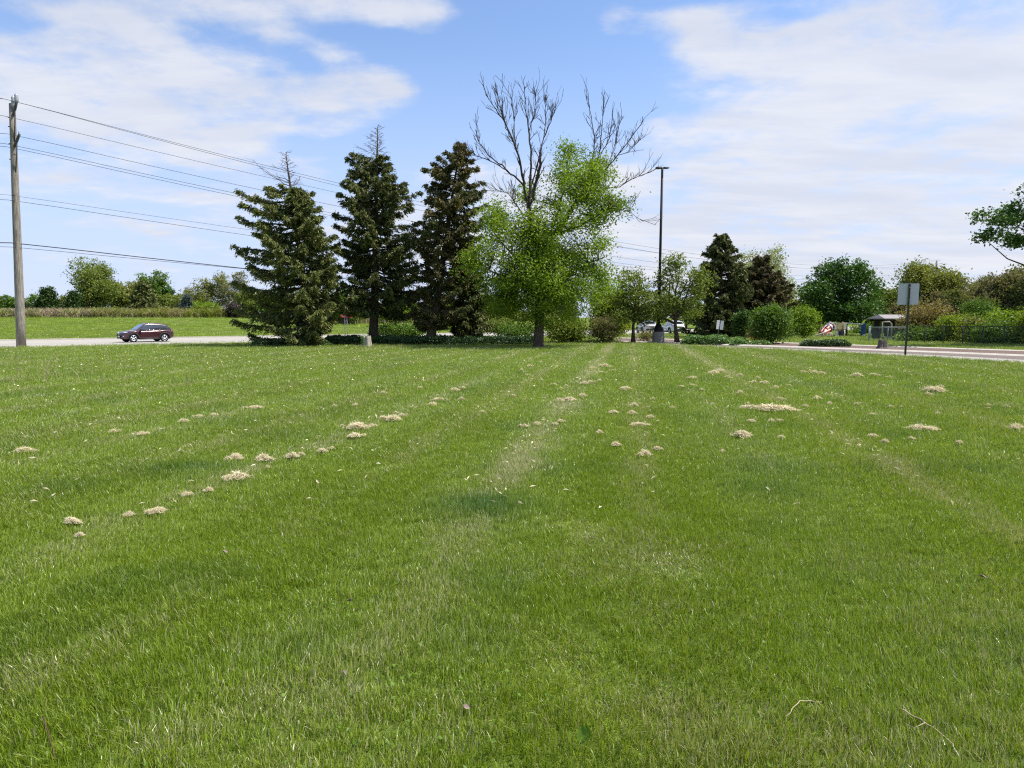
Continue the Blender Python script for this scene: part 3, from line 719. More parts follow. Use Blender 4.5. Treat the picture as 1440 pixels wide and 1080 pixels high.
worn = np.clip(fnoise(gx * 1.7, gy * 1.7, 33) * 3.6 - 2.0, 0, 1) * (dist < 6)   # thin, strawy spots close to the viewer
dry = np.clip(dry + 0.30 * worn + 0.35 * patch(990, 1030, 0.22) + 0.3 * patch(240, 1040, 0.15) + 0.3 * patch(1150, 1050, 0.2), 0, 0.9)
dry += np.where(((np.floor((gx - 0.17 * gy + 1.3) / STR + 0.5) % 2) > 0.5), 1, 0) * np.interp(dist, [7, 14, 40], [0, 0.13, 0.20])  # light sheen of alternate mowing bands, put into the blade colour as straw
dry *= np.clip(1 - pa, 0.1, 1)
road_side = road_s(gx, gy)
dry = np.where(road_side > 14, 0.05 + 0.5 * np.clip(fnoise(gx * 0.25 + gy * 0.2, road_side * 0.45, 8) * 3 - 1.5, 0, 1), dry)
sx = np.where(dist < 6, 1.0, (dist / 6) ** 0.52)
sz = (0.55 + 0.35 * hi + 0.70 * lum + 0.85 * pa - 0.28 * worn) * np.where(dist < 6, 1.0, (dist / 6) ** 0.12)
band = (np.floor((gx - 0.17 * gy + 1.3) / STR + 0.5) % 2) * 2 - 1
sz = sz * np.where((road_side > -0.7) & (road_side < 0), 1.5, 1.0)
lean = band * np.interp(dist, [6, 14], [0.26, 0.46]) + RNG.normal(size=n) * 0.12
cs = RNG.random(n) * 2 * PI
sa, ca, sc_, cc = np.sin(lean), np.cos(lean), np.sin(cs), np.cos(cs)
rot = np.stack([np.arctan2(sa * cc, ca), -np.arcsin(sa * sc_), np.arctan2(ca * sc_, cc)], -1)
me = bpy.data.meshes.new('grass')
me.vertices.add(n); me.vertices.foreach_set('co', np.stack([gx, gy, ter(gx, gy)], -1).astype(np.float32).ravel())
def attr(nm, typ, arr, fld='value'):
    a = me.attributes.new(nm, typ, 'POINT'); a.data.foreach_set(fld, np.asarray(arr, np.float32).ravel())
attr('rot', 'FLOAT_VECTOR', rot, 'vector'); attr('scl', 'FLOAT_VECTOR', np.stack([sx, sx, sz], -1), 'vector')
attr('dry', 'FLOAT', dry); attr('lush', 'FLOAT', lush)  # dry holds real straw tone plus the painted band sheen
go = bpy.data.objects.new('grass', me); C.objects.link(go); kind(go, 'stuff', 'bright green mown lawn grass covering the open field'); go['category'] = 'grass'
ng = bpy.data.node_groups.new('scatter_tufts', 'GeometryNodeTree')
ng.interface.new_socket('Geometry', in_out='INPUT', socket_type='NodeSocketGeometry'); ng.interface.new_socket('Geometry', in_out='OUTPUT', socket_type='NodeSocketGeometry')
gi = ng.nodes.new('NodeGroupInput'); gout = ng.nodes.new('NodeGroupOutput')
iop = ng.nodes.new('GeometryNodeInstanceOnPoints'); ci = ng.nodes.new('GeometryNodeCollectionInfo')
ci.inputs['Collection'].default_value = tc_; ci.inputs['Separate Children'].default_value = True; ci.inputs['Reset Children'].default_value = True
iop.inputs['Pick Instance'].default_value = True
def named(nm, typ):
    a = ng.nodes.new('GeometryNodeInputNamedAttribute'); a.data_type = typ; a.inputs['Name'].default_value = nm; return a.outputs[0]
ng.links.new(gi.outputs[0], iop.inputs['Points']); ng.links.new(ci.outputs[0], iop.inputs['Instance'])
e2r = ng.nodes.new('FunctionNodeEulerToRotation'); ng.links.new(named('rot', 'FLOAT_VECTOR'), e2r.inputs[0]); ng.links.new(e2r.outputs[0], iop.inputs['Rotation'])
ng.links.new(named('scl', 'FLOAT_VECTOR'), iop.inputs['Scale'])
ri = ng.nodes.new('FunctionNodeRandomValue'); ri.data_type = 'INT'
for s in ri.inputs:
    if s.enabled and s.name == 'Min' and s.type == 'INT': s.default_value = 0
    if s.enabled and s.name == 'Max' and s.type == 'INT': s.default_value = 8
ro = [s for s in ri.outputs if s.enabled and s.type == 'INT'][0]
ng.links.new(ro, iop.inputs['Instance Index'])
ng.links.new(iop.outputs[0], gout.inputs[0])
md = go.modifiers.new('scatter', 'NODES'); md.node_group = ng
print('grass tufts', n)
# ------------------------------------------------------------------ the row of spruces
rng = np.random.default_rng(5)
def gpt(px, Y):
    q = P(px, 450, Y); q[2] = float(ter(q[0], q[1])); return q
k1, k2, k3, k4 = 45.0, 48.5, 47.5, 50.0
pr1 = px_prof(439, 487, 402, 214, k1, [(482, 392, 442), (474, 345, 456), (455, 330, 466), (420, 322, 480), (380, 324, 482), (345, 327, 476), (318, 329, 470), (297, 338, 462), (278, 340, 448), (262, 344, 436), (250, 378, 420), (225, 394, 412)])
spruce('spruce_tree', 'dense dark green spruce with a dead bare leader, branches sweeping to the grass', gpt(439, k1), P(402, 214, k1), pr1, 'spruce', rng, first=0.035, nb=190, kite=0.235, droop=0.27, bare_from=0.815, gap=0.30, trunk_r=0.30, dens=2.1, wide=0.96)
pr2 = px_prof(524, 479, 531, 178, k2, [(470, 515, 535), (455, 484, 560), (425, 476, 598), (395, 474, 600), (362, 472, 598), (330, 470, 596), (300, 470, 592), (280, 474, 588), (262, 480, 570), (240, 486, 552), (222, 496, 545), (205, 508, 540), (190, 522, 538)])
spruce('spruce_tree', 'tall spruce with bare grey branches at its tip and a clear lower trunk', gpt(524, k2), P(531, 178, k2), pr2, 'spruce_dark', rng, first=0.16, nb=190, kite=0.235, droop=0.28, bare_from=0.86, gap=0.25, trunk_r=0.34, bare_len=2.6, dens=2.1, wide=1.10)
pr3 = px_prof(604, 478, 648, 202, k3, [(462, 590, 622), (445, 585, 640), (415, 585, 652), (385, 590, 655), (350, 588, 664), (325, 584, 668), (305, 582, 674), (283, 592, 672), (265, 606, 671), (248, 608, 668), (232, 612, 664), (216, 628, 661), (205, 642, 653)])
spruce('spruce_tree', 'leaning spruce with brownish needles on its narrow upper half', gpt(604, k3), P(648, 202, k3), pr3, 'spruce_brown', rng, first=0.10, nb=170, kite=0.235, droop=0.34, gap=0.38, trunk_r=0.33, dens=2.1, wide=1.28)
pr4 = px_prof(659, 470, 655, 330, k4, [(465, 650, 668), (450, 632, 686), (430, 630, 690), (405, 636, 688), (380, 640, 682), (355, 646, 668)])
spruce('spruce_tree', 'short dark spruce half hidden behind the bright leafy tree', gpt(659, k4), P(655, 335, k4), pr4, 'spruce_dark', rng, first=0.10, nb=120, kite=0.25, droop=0.25, gap=0.15, trunk_r=0.26, dens=2.0, wide=1.1)

# ------------------------------------------------------------------ the half-dead tree in the middle
YT = 43.0
rng = np.random.default_rng(21)
root = thing('leafy_tree', 'bright green tree with dead bare branches rising above its leafy crown', 'tree', gpt(758, YT))
tb = MB(); dead = MB(); hang = MB()
def pl(pts, dys=None):
    return np.array([P(x, y, YT + d) for (x, y), d in zip(pts, dys if dys is not None else [0] * len(pts))])
tr = pl([(757, 491), (757, 483), (758, 465), (759, 440), (758, 415), (757, 395)])
tb.tube(tr, [0.44, 0.335, 0.29, 0.28, 0.27, 0.25], 12)
limb_pts = [tr]
limbs = [  # pixel outline of each main limb, depth drift, radii
    ([(757, 400), (752, 360), (747, 325), (744, 298)], [0, -.3, -.5, -.6], (0.24, 0.14)),
    ([(759, 398), (768, 358), (779, 330), (800, 300), (822, 270), (832, 240)], [0, .4, .7, 1.1, 1.5, 1.8], (0.24, 0.08)),
    ([(779, 332), (815, 318), (845, 300), (866, 288)], [.7, 0, -.8, -1.4], (0.09, 0.03)),
    ([(757, 410), (735, 375), (710, 345), (690, 320)], [0, .8, 1.4, 2.0], (0.12, 0.03)),
    ([(757, 415), (728, 395), (700, 385), (675, 375)], [0, -1, -1.7, -2.2], (0.10, 0.03)),
    ([(760, 408), (790, 388), (822, 372), (850, 362)], [0, -.9, -1.8, -2.4], (0.11, 0.03)),
    ([(760, 420), (785, 412), (812, 414), (840, 410)], [0, .9, 1.6, 2.2], (0.09, 0.025)),
    ([(757, 385), (768, 345), (785, 300), (795, 255)], [0, 1.2, 2.0, 2.5], (0.13, 0.03)),
    ([(758, 430), (735, 425), (712, 428)], [0, 1, 2], (0.07, 0.02)),
]
for pts, dy, (ra, rb) in limbs:
    a = pl(pts, dy); tt = np.linspace(0, 1, len(a)); q = np.linspace(0, 1, len(a) * 3)
    a = np.stack([np.interp(q, tt, a[:, c]) for c in range(3)], 1); a[1:-1] += rng.normal(size=(len(a) - 2, 3)) * 0.035
    tb.tube(a, np.linspace(ra, rb, len(a)), 8); limb_pts.append(a)
deadlimbs = [
    ([(744, 298), (738, 262), (732, 230), (722, 200), (706, 165), (694, 150), (682, 132)], [-.6, -.8, -1, -1.2, -1.4, -1.5, -1.6], (.11, .012)),
    ([(744, 300), (746, 262), (747, 225), (744, 185), (739, 152), (738, 122)], [-.6, -.3, 0, .2, .4, .5], (.11, .012)),
    ([(745, 300), (753, 262), (760, 230), (759, 222)], [-.6, -.9, -1.2, -1.2], (.12, .085)),
    ([(747, 262), (756, 232), (764, 195), (768, 165), (767, 135)], [-.3, -.2, 0, .2, .3], (.06, .01)),
    ([(738, 262), (714, 240), (694, 225), (676, 205), (668, 182)], [-.8, -.2, .3, .8, 1.1], (.07, .010)),
    ([(714, 240), (692, 228), (672, 220), (662, 216)], [-.2, -.8, -1.3, -1.6], (.04, .01)),
    ([(722, 200), (712, 182), (704, 150), (698, 128)], [-1.2, -1.8, -2.2, -2.4], (.04, .01)),
    ([(744, 185), (752, 160), (755, 125)], [.2, .8, 1.1], (.04, .01)),
    ([(764, 195), (774, 170), (781, 150)], [0, -.5, -.9], (.035, .01)),
    ([(732, 230), (724, 196), (722, 165), (720, 128)], [-1, -.6, -.3, -.1], (.045, .01)),
    ([(832, 240), (836, 205), (832, 170), (826, 135)], [1.8, 2, 2.1, 2.2], (.06, .01)),
    ([(826, 262), (842, 222), (846, 185), (850, 142)], [1.6, 1.2, .9, .6], (.06, .01)),
    ([(818, 275), (846, 246), (870, 218), (890, 190), (905, 168)], [1.4, 1, .6, .2, -.1], (.065, .01)),
    ([(812, 285), (850, 266), (872, 262), (893, 250), (922, 238)], [1.3, .6, .2, -.3, -.6], (.055, .008)),
    ([(870, 218), (884, 214), (900, 196)], [.6, 1.1, 1.5], (.03, .008)),
    ([(846, 246), (858, 226), (866, 198), (872, 168)], [1, 1.4, 1.7, 1.9], (.035, .008)),
    ([(842, 222), (856, 196), (862, 165)], [1.2, .8, .5], (.03, .008)),
    ([(846, 300), (862, 292), (885, 298), (905, 312)], [-.8, -1.2, -1.5, -1.8], (.03, .006)),
    ([(735, 300), (716, 272), (700, 268), (682, 268)], [-.6, -1.2, -1.5, -1.8], (.03, .006)),
    ([(740, 310), (724, 286), (722, 262)], [-.6, 0, .5], (.04, .008)),
]
for pts, dy, (ra, rb) in deadlimbs:
    a = pl(pts, dy); tt = np.linspace(0, 1, len(a)); q = np.linspace(0, 1, len(a) * 3)
    a = np.stack([np.interp(q, tt, a[:, c]) for c in range(3)], 1); a[1:-1] += rng.normal(size=(len(a) - 2, 3)) * 0.028
    rr = np.maximum(np.linspace(ra * 0.85, rb, len(a)), 0.014); dead.tube(a, rr, 6)
    for i in range(2, len(a) - 1):
        for rep in range(2):
            if rng.random() < 0.62:
                d = unit(a[i + 1] - a[i - 1]); d = unit(d * 0.9 + rng.normal(size=3) * 0.5 + np.array([0, 0, 0.35]))
                twiggy(dead, a[i], d, rng.uniform(0.4, 1.15) * (0.6 + 0.4 * i / len(a)), max(0.014, rr[i] * 0.42), rng, 1, 0.4, 0.3, 0.011, (1, 3))
for pts, dy, (ra, rb) in deadlimbs:
    a = pl(pts, dy); n_ = len(a)
    for q in range(7):
        g = rng.uniform(0.35, 0.98) * (n_ - 1); i0 = int(g); b = a[i0] + (a[min(i0 + 1, n_ - 1)] - a[i0]) * (g - i0)
        d = unit(unit(a[min(i0 + 1, n_ - 1)] - a[max(i0 - 1, 0)]) + rng.normal(size=3) * 0.30 + np.array([0, 0, 0.35]))
        twiggy(dead, b, d, rng.uniform(0.5, 1.2), 0.013, rng, 1, 0.28, 0.3, 0.007, (1, 3))
for (x, y, dx, dy_) in ((802, 400, 6, 34), (812, 402, 14, 30), (818, 406, 4, 26), (825, 404, 18, 18), (796, 405, -6, 16), (720, 340, 4, 30), (738, 330, -2, 36), (800, 330, 6, 22), (725, 360, -6, 26)):
    hang_a = P(x, y, YT - 2.2 + rng.random()); b = P(x + dx, y + dy_, YT - 2.4 + rng.random())
    hang = MB(); twiggy(hang, hang_a, b - hang_a, np.linalg.norm(b - hang_a), 0.022, rng, 2, 0.5, -0.2, 0.009, (1, 3)); hang.build('hanging_twig', M['twig_pale'], root)

bl = [(802, 215, 20, 26, 2.2), (795, 252, 26, 26, 2.4), (842, 232, 20, 26, 1.0), (822, 262, 22, 22, 0.6), (857, 278, 22, 22, -1.0), (866, 292, 14, 14, -1.2), (835, 305, 26, 18, -1.2), (845, 345, 28, 20, -2.2),
      (842, 382, 30, 24, -2), (815, 408, 30, 20, .5), (850, 405, 20, 20, 1.5), (697, 300, 24, 24, 1.6), (690, 318, 24, 20, 2.2), (676, 358, 26, 22, -2.0), (664, 372, 18, 16, -2.4), (706, 332, 22, 20, -1.4),
      (720, 388, 28, 20, -1.6), (705, 425, 28, 18, 1.8), (735, 440, 22, 16, -.5), (752, 318, 18, 24, -1.4), (783, 285, 18, 28, 2.2), (766, 355, 24, 28, -1.8), (778, 430, 28, 20, -1.2), (762, 400, 22, 22, -2.4), (800, 360, 20, 20, 2.2), (742, 275, 14, 22, 1.6), (690, 395, 20, 16, .8), (760, 452, 10, 10, -.6), (742, 352, 20, 20, 2.4), (806, 440, 22, 14, 1.2)]
bb = [blob(x, y, rx, ry, YT, dy=d) for x, y, rx, ry, d in bl]
nC, per = 980, 76
cen, kk = clumps_in([(b[0], b[1], b[2], b[3], b[4], b[5]) for b in bb] + [blob(762, 352, 88, 84, YT), blob(768, 400, 96, 50, YT), blob(822, 262, 44, 52, YT)], nC, rng, 1.35)
pts = (cen[:, None, :] + rng.normal(size=(nC, per, 3)) * np.array([1, 1, 0.7]) * 0.37 * rng.uniform(0.6, 1.4, (nC, 1, 1))).reshape(-1, 3)
tint = np.clip(rng.normal(0.5, 0.15, len(pts)) + np.repeat(rng.uniform(-0.28, 0.28, nC), per), 0, 1)
lf = MB(); cards(lf, pts, 0.145, rng, 0.6, 0.5, tint); lf.build('crown', M['fresh'], root)
limbp = np.concatenate(limb_pts)
for i in range(0, nC, 2):
    q = limbp[np.argmin(((limbp - cen[i]) ** 2).sum(1))]
    tb.tube(sway(q, cen[i], rng, 5, 0.04), [0.035, 0.026, 0.02, 0.014, 0.008], 4)
tb.build('trunk', M['bark'], root); dead.build('dead_branches', M['twig_dark'], root)

# small pale strip at the foot of the trunk
sp = MB(); a0 = P(765, 484, YT - 0.33); sp.tube([a0, a0 + [0.02, 0, -0.12], a0 + [0.03, 0, -0.28]], [0.03, 0.045, 0.02], 6); sp.build('pale_strip', M['stump_pale'], root)

# ------------------------------------------------------------------ trees by the drive
def at_px(px, py_base): return G(px, py_base)
def blobs_px(rows, Y): return [blob(x, y, rx, ry, Y, dy=d) for x, y, rx, ry, d in rows]
Y = 51.5
leafy('small_tree', 'small round olive tree in mulch beside the concrete lamp base', 'tree', gpt(891, Y), P(890, 376, Y)[2],
      blobs_px([(888, 395, 20, 18, 0), (880, 420, 20, 20, .6), (900, 418, 20, 20, -.6), (890, 440, 22, 14, .4), (905, 444, 14, 12, 1), (874, 446, 10, 10, -1)], Y), 'olive', 'bark', 240, 30, 0.26, 0.17, 0.15, 26, None, np.random.default_rng(31), fork=0.3, twig=2, up=0.3)
leafy('small_tree', 'small open-crowned olive tree with spreading limbs in front of the dark spruces', 'tree', gpt(953, Y), P(950, 352, Y)[2],
      blobs_px([(948, 372, 16, 18, 0), (932, 396, 12, 16, .8), (984, 392, 17, 16, -.8), (975, 410, 22, 12, .3), (938, 428, 22, 14, -.6), (962, 434, 22, 14, .6), (978, 440, 14, 10, -.9), (955, 395, 12, 14, -.5), (928, 444, 12, 8, .5)], Y), 'olive', 'bark', 230, 28, 0.26, 0.17, 0.17, 22, None, np.random.default_rng(32), fork=0.28, twig=2, up=0.3, limb_r=0.42)
Y = 66.0
pr = px_prof(1015, 474, 1014, 331, Y, [(470, 966, 1060), (450, 968, 1064), (420, 974, 1058), (395, 976, 1052), (375, 982, 1046), (355, 992, 1036), (340, 1004, 1026)])
spruce('spruce_tree', 'dark green pointed spruce behind the lone pair of white signs', gpt(1015, Y), P(1014, 331, Y), pr, 'spruce_dark', np.random.default_rng(41), first=0.03, nb=150, kite=0.38, droop=0.2, gap=0.1, dens=1.3)
Y = 70.0
pr = px_prof(1070, 474, 1072, 352, Y, [(470, 1022, 1112), (450, 1014, 1116), (425, 1012, 1116), (405, 1018, 1112), (390, 1030, 1104), (380, 1042, 1096), (372, 1052, 1088), (366, 1060, 1080)])
spruce('spruce_tree', 'broad brownish spruce with a flattened top beside the pointed spruce', gpt(1070, Y), P(1072, 362, Y), pr, 'spruce_rust', np.random.default_rng(42), first=0.03, nb=160, kite=0.38, droop=0.15, gap=0.15, dens=1.3)
bg_tree('budding_tree', 'pale budding tree showing above the brownish spruce', 'tree', 1074, 334, 470, 80, 92, 'pale_leaf', n=8, dens=1.2, seed=43, twig=3, size=0.24, bark='bark_grey')
bg_tree('budding_tree', 'thin pale tree between the brownish spruce and the dark maple', 'tree', 1106, 370, 470, 30, 96, 'pale_leaf', n=4, dens=0.8, seed=44, twig=4, size=0.22, bark='bark_grey')
Y = 74.0
rng_m = np.random.default_rng(45)
leafy('maple_tree', 'big round dark green maple behind the playground', 'tree', gpt(1187, Y), P(1187, 364, Y)[2],
      blobs_px([(1187, 400, 46, 30, 0), (1170, 383, 22, 15, 1), (1205, 384, 24, 15, -1), (1150, 415, 22, 20, -1.5), (1222, 408, 16, 24, 1.5), (1165, 432, 34, 18, 2), (1210, 432, 26, 20, -2), (1187, 372, 14, 9, 0), (1187, 440, 36, 14, -2), (1140, 408, 12, 14, 0), (1228, 440, 10, 8, 0)], Y),
      'deep', 'bark', 430, 44, 0.42, 0.30, 0.32, 22, None, rng_m, fork=0.15, up=0.55, shell=3.2)

# ------------------------------------------------------------------ shrubs near the drive and under the trees
SH = dict(crown_name='foliage', stem_name='stem', multi=4)
leafy('shrub', 'big rounded bright green shrub beside the drive', 'shrub', gpt(1086, 49.5), P(1086, 430, 49.5)[2], blobs_px([(1086, 458, 22, 22, 0), (1078, 446, 14, 13, .4), (1095, 444, 14, 13, -.4), (1086, 438, 11, 8, 0), (1072, 464, 10, 14, 0), (1102, 462, 9, 16, .3)], 49.5), 'midgreen', 'bark', 340, 34, 0.29, 0.15, 0.06, 6, None, np.random.default_rng(51), shell=3.2, up=0.5, **SH)
leafy('shrub', 'narrow dark green shrub just beside the big rounded shrub', 'shrub', gpt(1043, 53), P(1043, 437, 53)[2], blobs_px([(1043, 458, 10, 16, 0), (1040, 446, 8, 8, .3), (1048, 448, 7, 9, -.3)], 53.0), 'deep', 'bark', 150, 30, 0.18, 0.15, 0.05, 5, None, np.random.default_rng(52), shell=3.0, up=0.5, **SH)
bg_tree('shrub', 'vase-shaped green shrub on the playground lawn', 'shrub', 1130, 424, 474, 31, 62, 'fresh', dens=2.0, size=0.17, seed=53, limbs=6, **SH)
bg_tree('shrub', 'small pale twiggy shrub between two green shrubs', 'shrub', 1063, 458, 480, 14, 52, 'tan_leaf', dens=1.6, size=0.10, seed=54, limbs=5, **SH)
bg_tree('shrub', 'dome-shaped grey twiggy shrub with sparse leaves', 'shrub', 850, 442, 482, 46, 50.5, 'brown_leaf', dens=1.6, size=0.11, seed=55, limbs=16, twig=3, **SH)
bg_tree('shrub', 'dark olive shrub between the leafy tree trunk and the grey twiggy shrub', 'shrub', 795, 438, 482, 62, 51, 'olive', dens=2.2, size=0.15, seed=56, limbs=10, **SH)
bg_tree('shrub', 'tall yellow-green arching shrub behind the grey twiggy shrub', 'shrub', 858, 398, 478, 66, 55, 'lime', dens=2.0, size=0.16, seed=57, limbs=12, twig=2, **SH)
bg_tree('shrub', 'low dark shrub at the foot of the bright leafy tree, on its spruce side', 'shrub', 728, 456, 481, 50, 52, 'midgreen', dens=2.0, size=0.14, seed=58, limbs=6, **SH)
bg_tree('shrub', 'loose green shrub behind the short dark spruce', 'shrub', 700, 448, 470, 40, 60, 'olive', dens=1.4, size=0.15, seed=59, limbs=6, **SH)
bg_tree('shrub', 'low brown-leaved shrub behind the concrete lamp base', 'shrub', 913, 466, 478, 24, 55, 'brown_leaf', dens=1.4, size=0.12, seed=60, limbs=6, **SH)
bg_tree('juniper_shrub', 'low spreading juniper behind the two spruce trunks', 'shrub', 560, 455, 474, 78, 53, 'midgreen', dens=1.8, size=0.15, seed=61, limbs=4, n=9, **SH)
bg_tree('shrub', 'tiny leafy sapling at the edge of the bed under the lowest spruce branches', 'shrub', 362, 478, 490, 14, 43.5, 'cover', dens=1.0, size=0.09, seed=62, limbs=4, **SH)

# ------------------------------------------------------------------ woods on the drive side
W = 'trees and shrubs beyond the chain-link fence'
for a in (
    ('woodland_tree', 'olive tree standing directly behind the dark maple crown', 1128, 404, 478, 60, 92, 'olive', 1.2, 71, 1),
    ('woodland_tree', 'dull olive tree between the dark maple and the sign', 1246, 392, 478, 66, 90, 'olive', 1.3, 72, 1),
    ('woodland_tree', 'tall pale olive tree just beyond the sign, tallest of the woods', 1308, 358, 480, 92, 86, 'olive_yellow', 1.4, 73, 2),
    ('woodland_tree', 'feathery grey-green tree with upright branches beyond the tan shrub', 1352, 370, 480, 66, 84, 'grey_leaf', 1.1, 74, 3),
    ('woodland_tree', 'thin grey tree filling the skyline before the overhanging branch', 1380, 374, 482, 50, 88, 'grey_leaf', 1.2, 791, 3),
    ('woodland_tree', 'brown budding tree behind the bright upper shrub', 1388, 372, 482, 72, 80, 'brown_leaf', 1.5, 75, 3),
    ('woodland_tree', 'grey-brown budding tree under the overhanging maple branch', 1424, 364, 484, 76, 78, 'brown_leaf', 1.6, 76, 3),
    ('woodland_tree', 'brown thicket tree standing at the edge of the woods', 1462, 358, 486, 76, 74, 'brown_leaf', 1.5, 77, 3),
    ('woodland_tree', 'low brown-green tree behind the shelter roof', 1270, 412, 480, 60, 82, 'brown_leaf', 1.3, 78, 2),
    ('woodland_tree', 'dark brown-green tree filling the gap behind the tan shrub', 1335, 400, 482, 70, 80, 'brown_leaf', 1.5, 79, 2),
    ('woodland_tree', 'brown tree low in the woods above the yellow-green shrubs', 1405, 405, 484, 70, 76, 'brown_leaf', 1.4, 80, 2)):
    bg_tree(a[0], a[1], 'tree', a[2], a[3], a[4], a[5], a[6], a[7], dens=a[8], seed=a[9], twig=a[10], bark='bark_grey', group=W, size=0.30 if a[7] != 'grey_leaf' else 0.24, n=7, limbs=18)
for a in (
    ('shrub', 'tan budding shrub with wide spread branches just beside the sign post', 1303, 416, 484, 74, 58, 'tan_leaf', 0.8, 81, 3),
    ('shrub', 'bright yellow-green rounded shrub beyond the fence, next to the tan shrub', 1342, 440, 486, 56, 54, 'lime', 2.2, 82, 1),
    ('shrub', 'tall fresh green shrub rising in front of the brown woods', 1376, 410, 486, 44, 60, 'midgreen', 2.0, 83, 1),
    ('shrub', 'wide green shrub bunched against the dark fence', 1412, 428, 488, 70, 52, 'fresh', 2.3, 84, 1),
    ('shrub', 'yellow-green shrub growing at the far end of the dark fence', 1450, 430, 490, 50, 48, 'lime', 2.0, 85, 1),
    ('shrub', 'low dark green shrub at the foot of the fence under the tan shrub', 1292, 458, 484, 50, 54, 'midgreen', 2.0, 86, 1),
    ('shrub', 'dark leafy shrub pressed through the fence below the wide green shrub', 1400, 455, 489, 60, 48.5, 'midgreen', 2.0, 87, 1),
    ('shrub', 'pale yellowish thin shrub between the two brightest fence shrubs', 1372, 442, 487, 30, 51, 'olive_yellow', 1.4, 88, 3),
    ('shrub', 'small green shrub seen under the playground beam', 1212, 452, 472, 40, 84, 'midgreen', 1.5, 89, 1)):
    bg_tree(a[0], a[1], 'shrub', a[2], a[3], a[4], a[5], a[6], a[7], dens=a[8], seed=a[9], twig=a[10], group=W, size=0.17, n=6, limbs=10 if a[7] != 'tan_leaf' else 30, **SH)

# overhanging maple at the frame edge
Y = 44.0
leafy('maple_tree', 'maple branch with dark green leaves reaching in above the woods', 'tree', gpt(1545, Y), P(1545, 215, Y)[2],
      blobs_px([(1404, 308, 26, 13, 0), (1432, 300, 24, 14, .6), (1392, 330, 20, 11, -.4), (1425, 338, 26, 11, .3), (1380, 298, 9, 7, 0), (1376, 338, 9, 7, .2), (1447, 270, 8, 14, 0), (1470, 320, 34, 34, .5), (1510, 290, 50, 50, 0), (1560, 260, 60, 50, 1), (1560, 340, 60, 40, -1), (1620, 300, 50, 60, 0), (1510, 370, 30, 20, 1)], Y),
      'deep', 'bark', 620, 44, 0.26, 0.20, 0.30, 46, None, np.random.default_rng(91), fork=0.3, up=0.5, twig=0, limb_r=0.3)

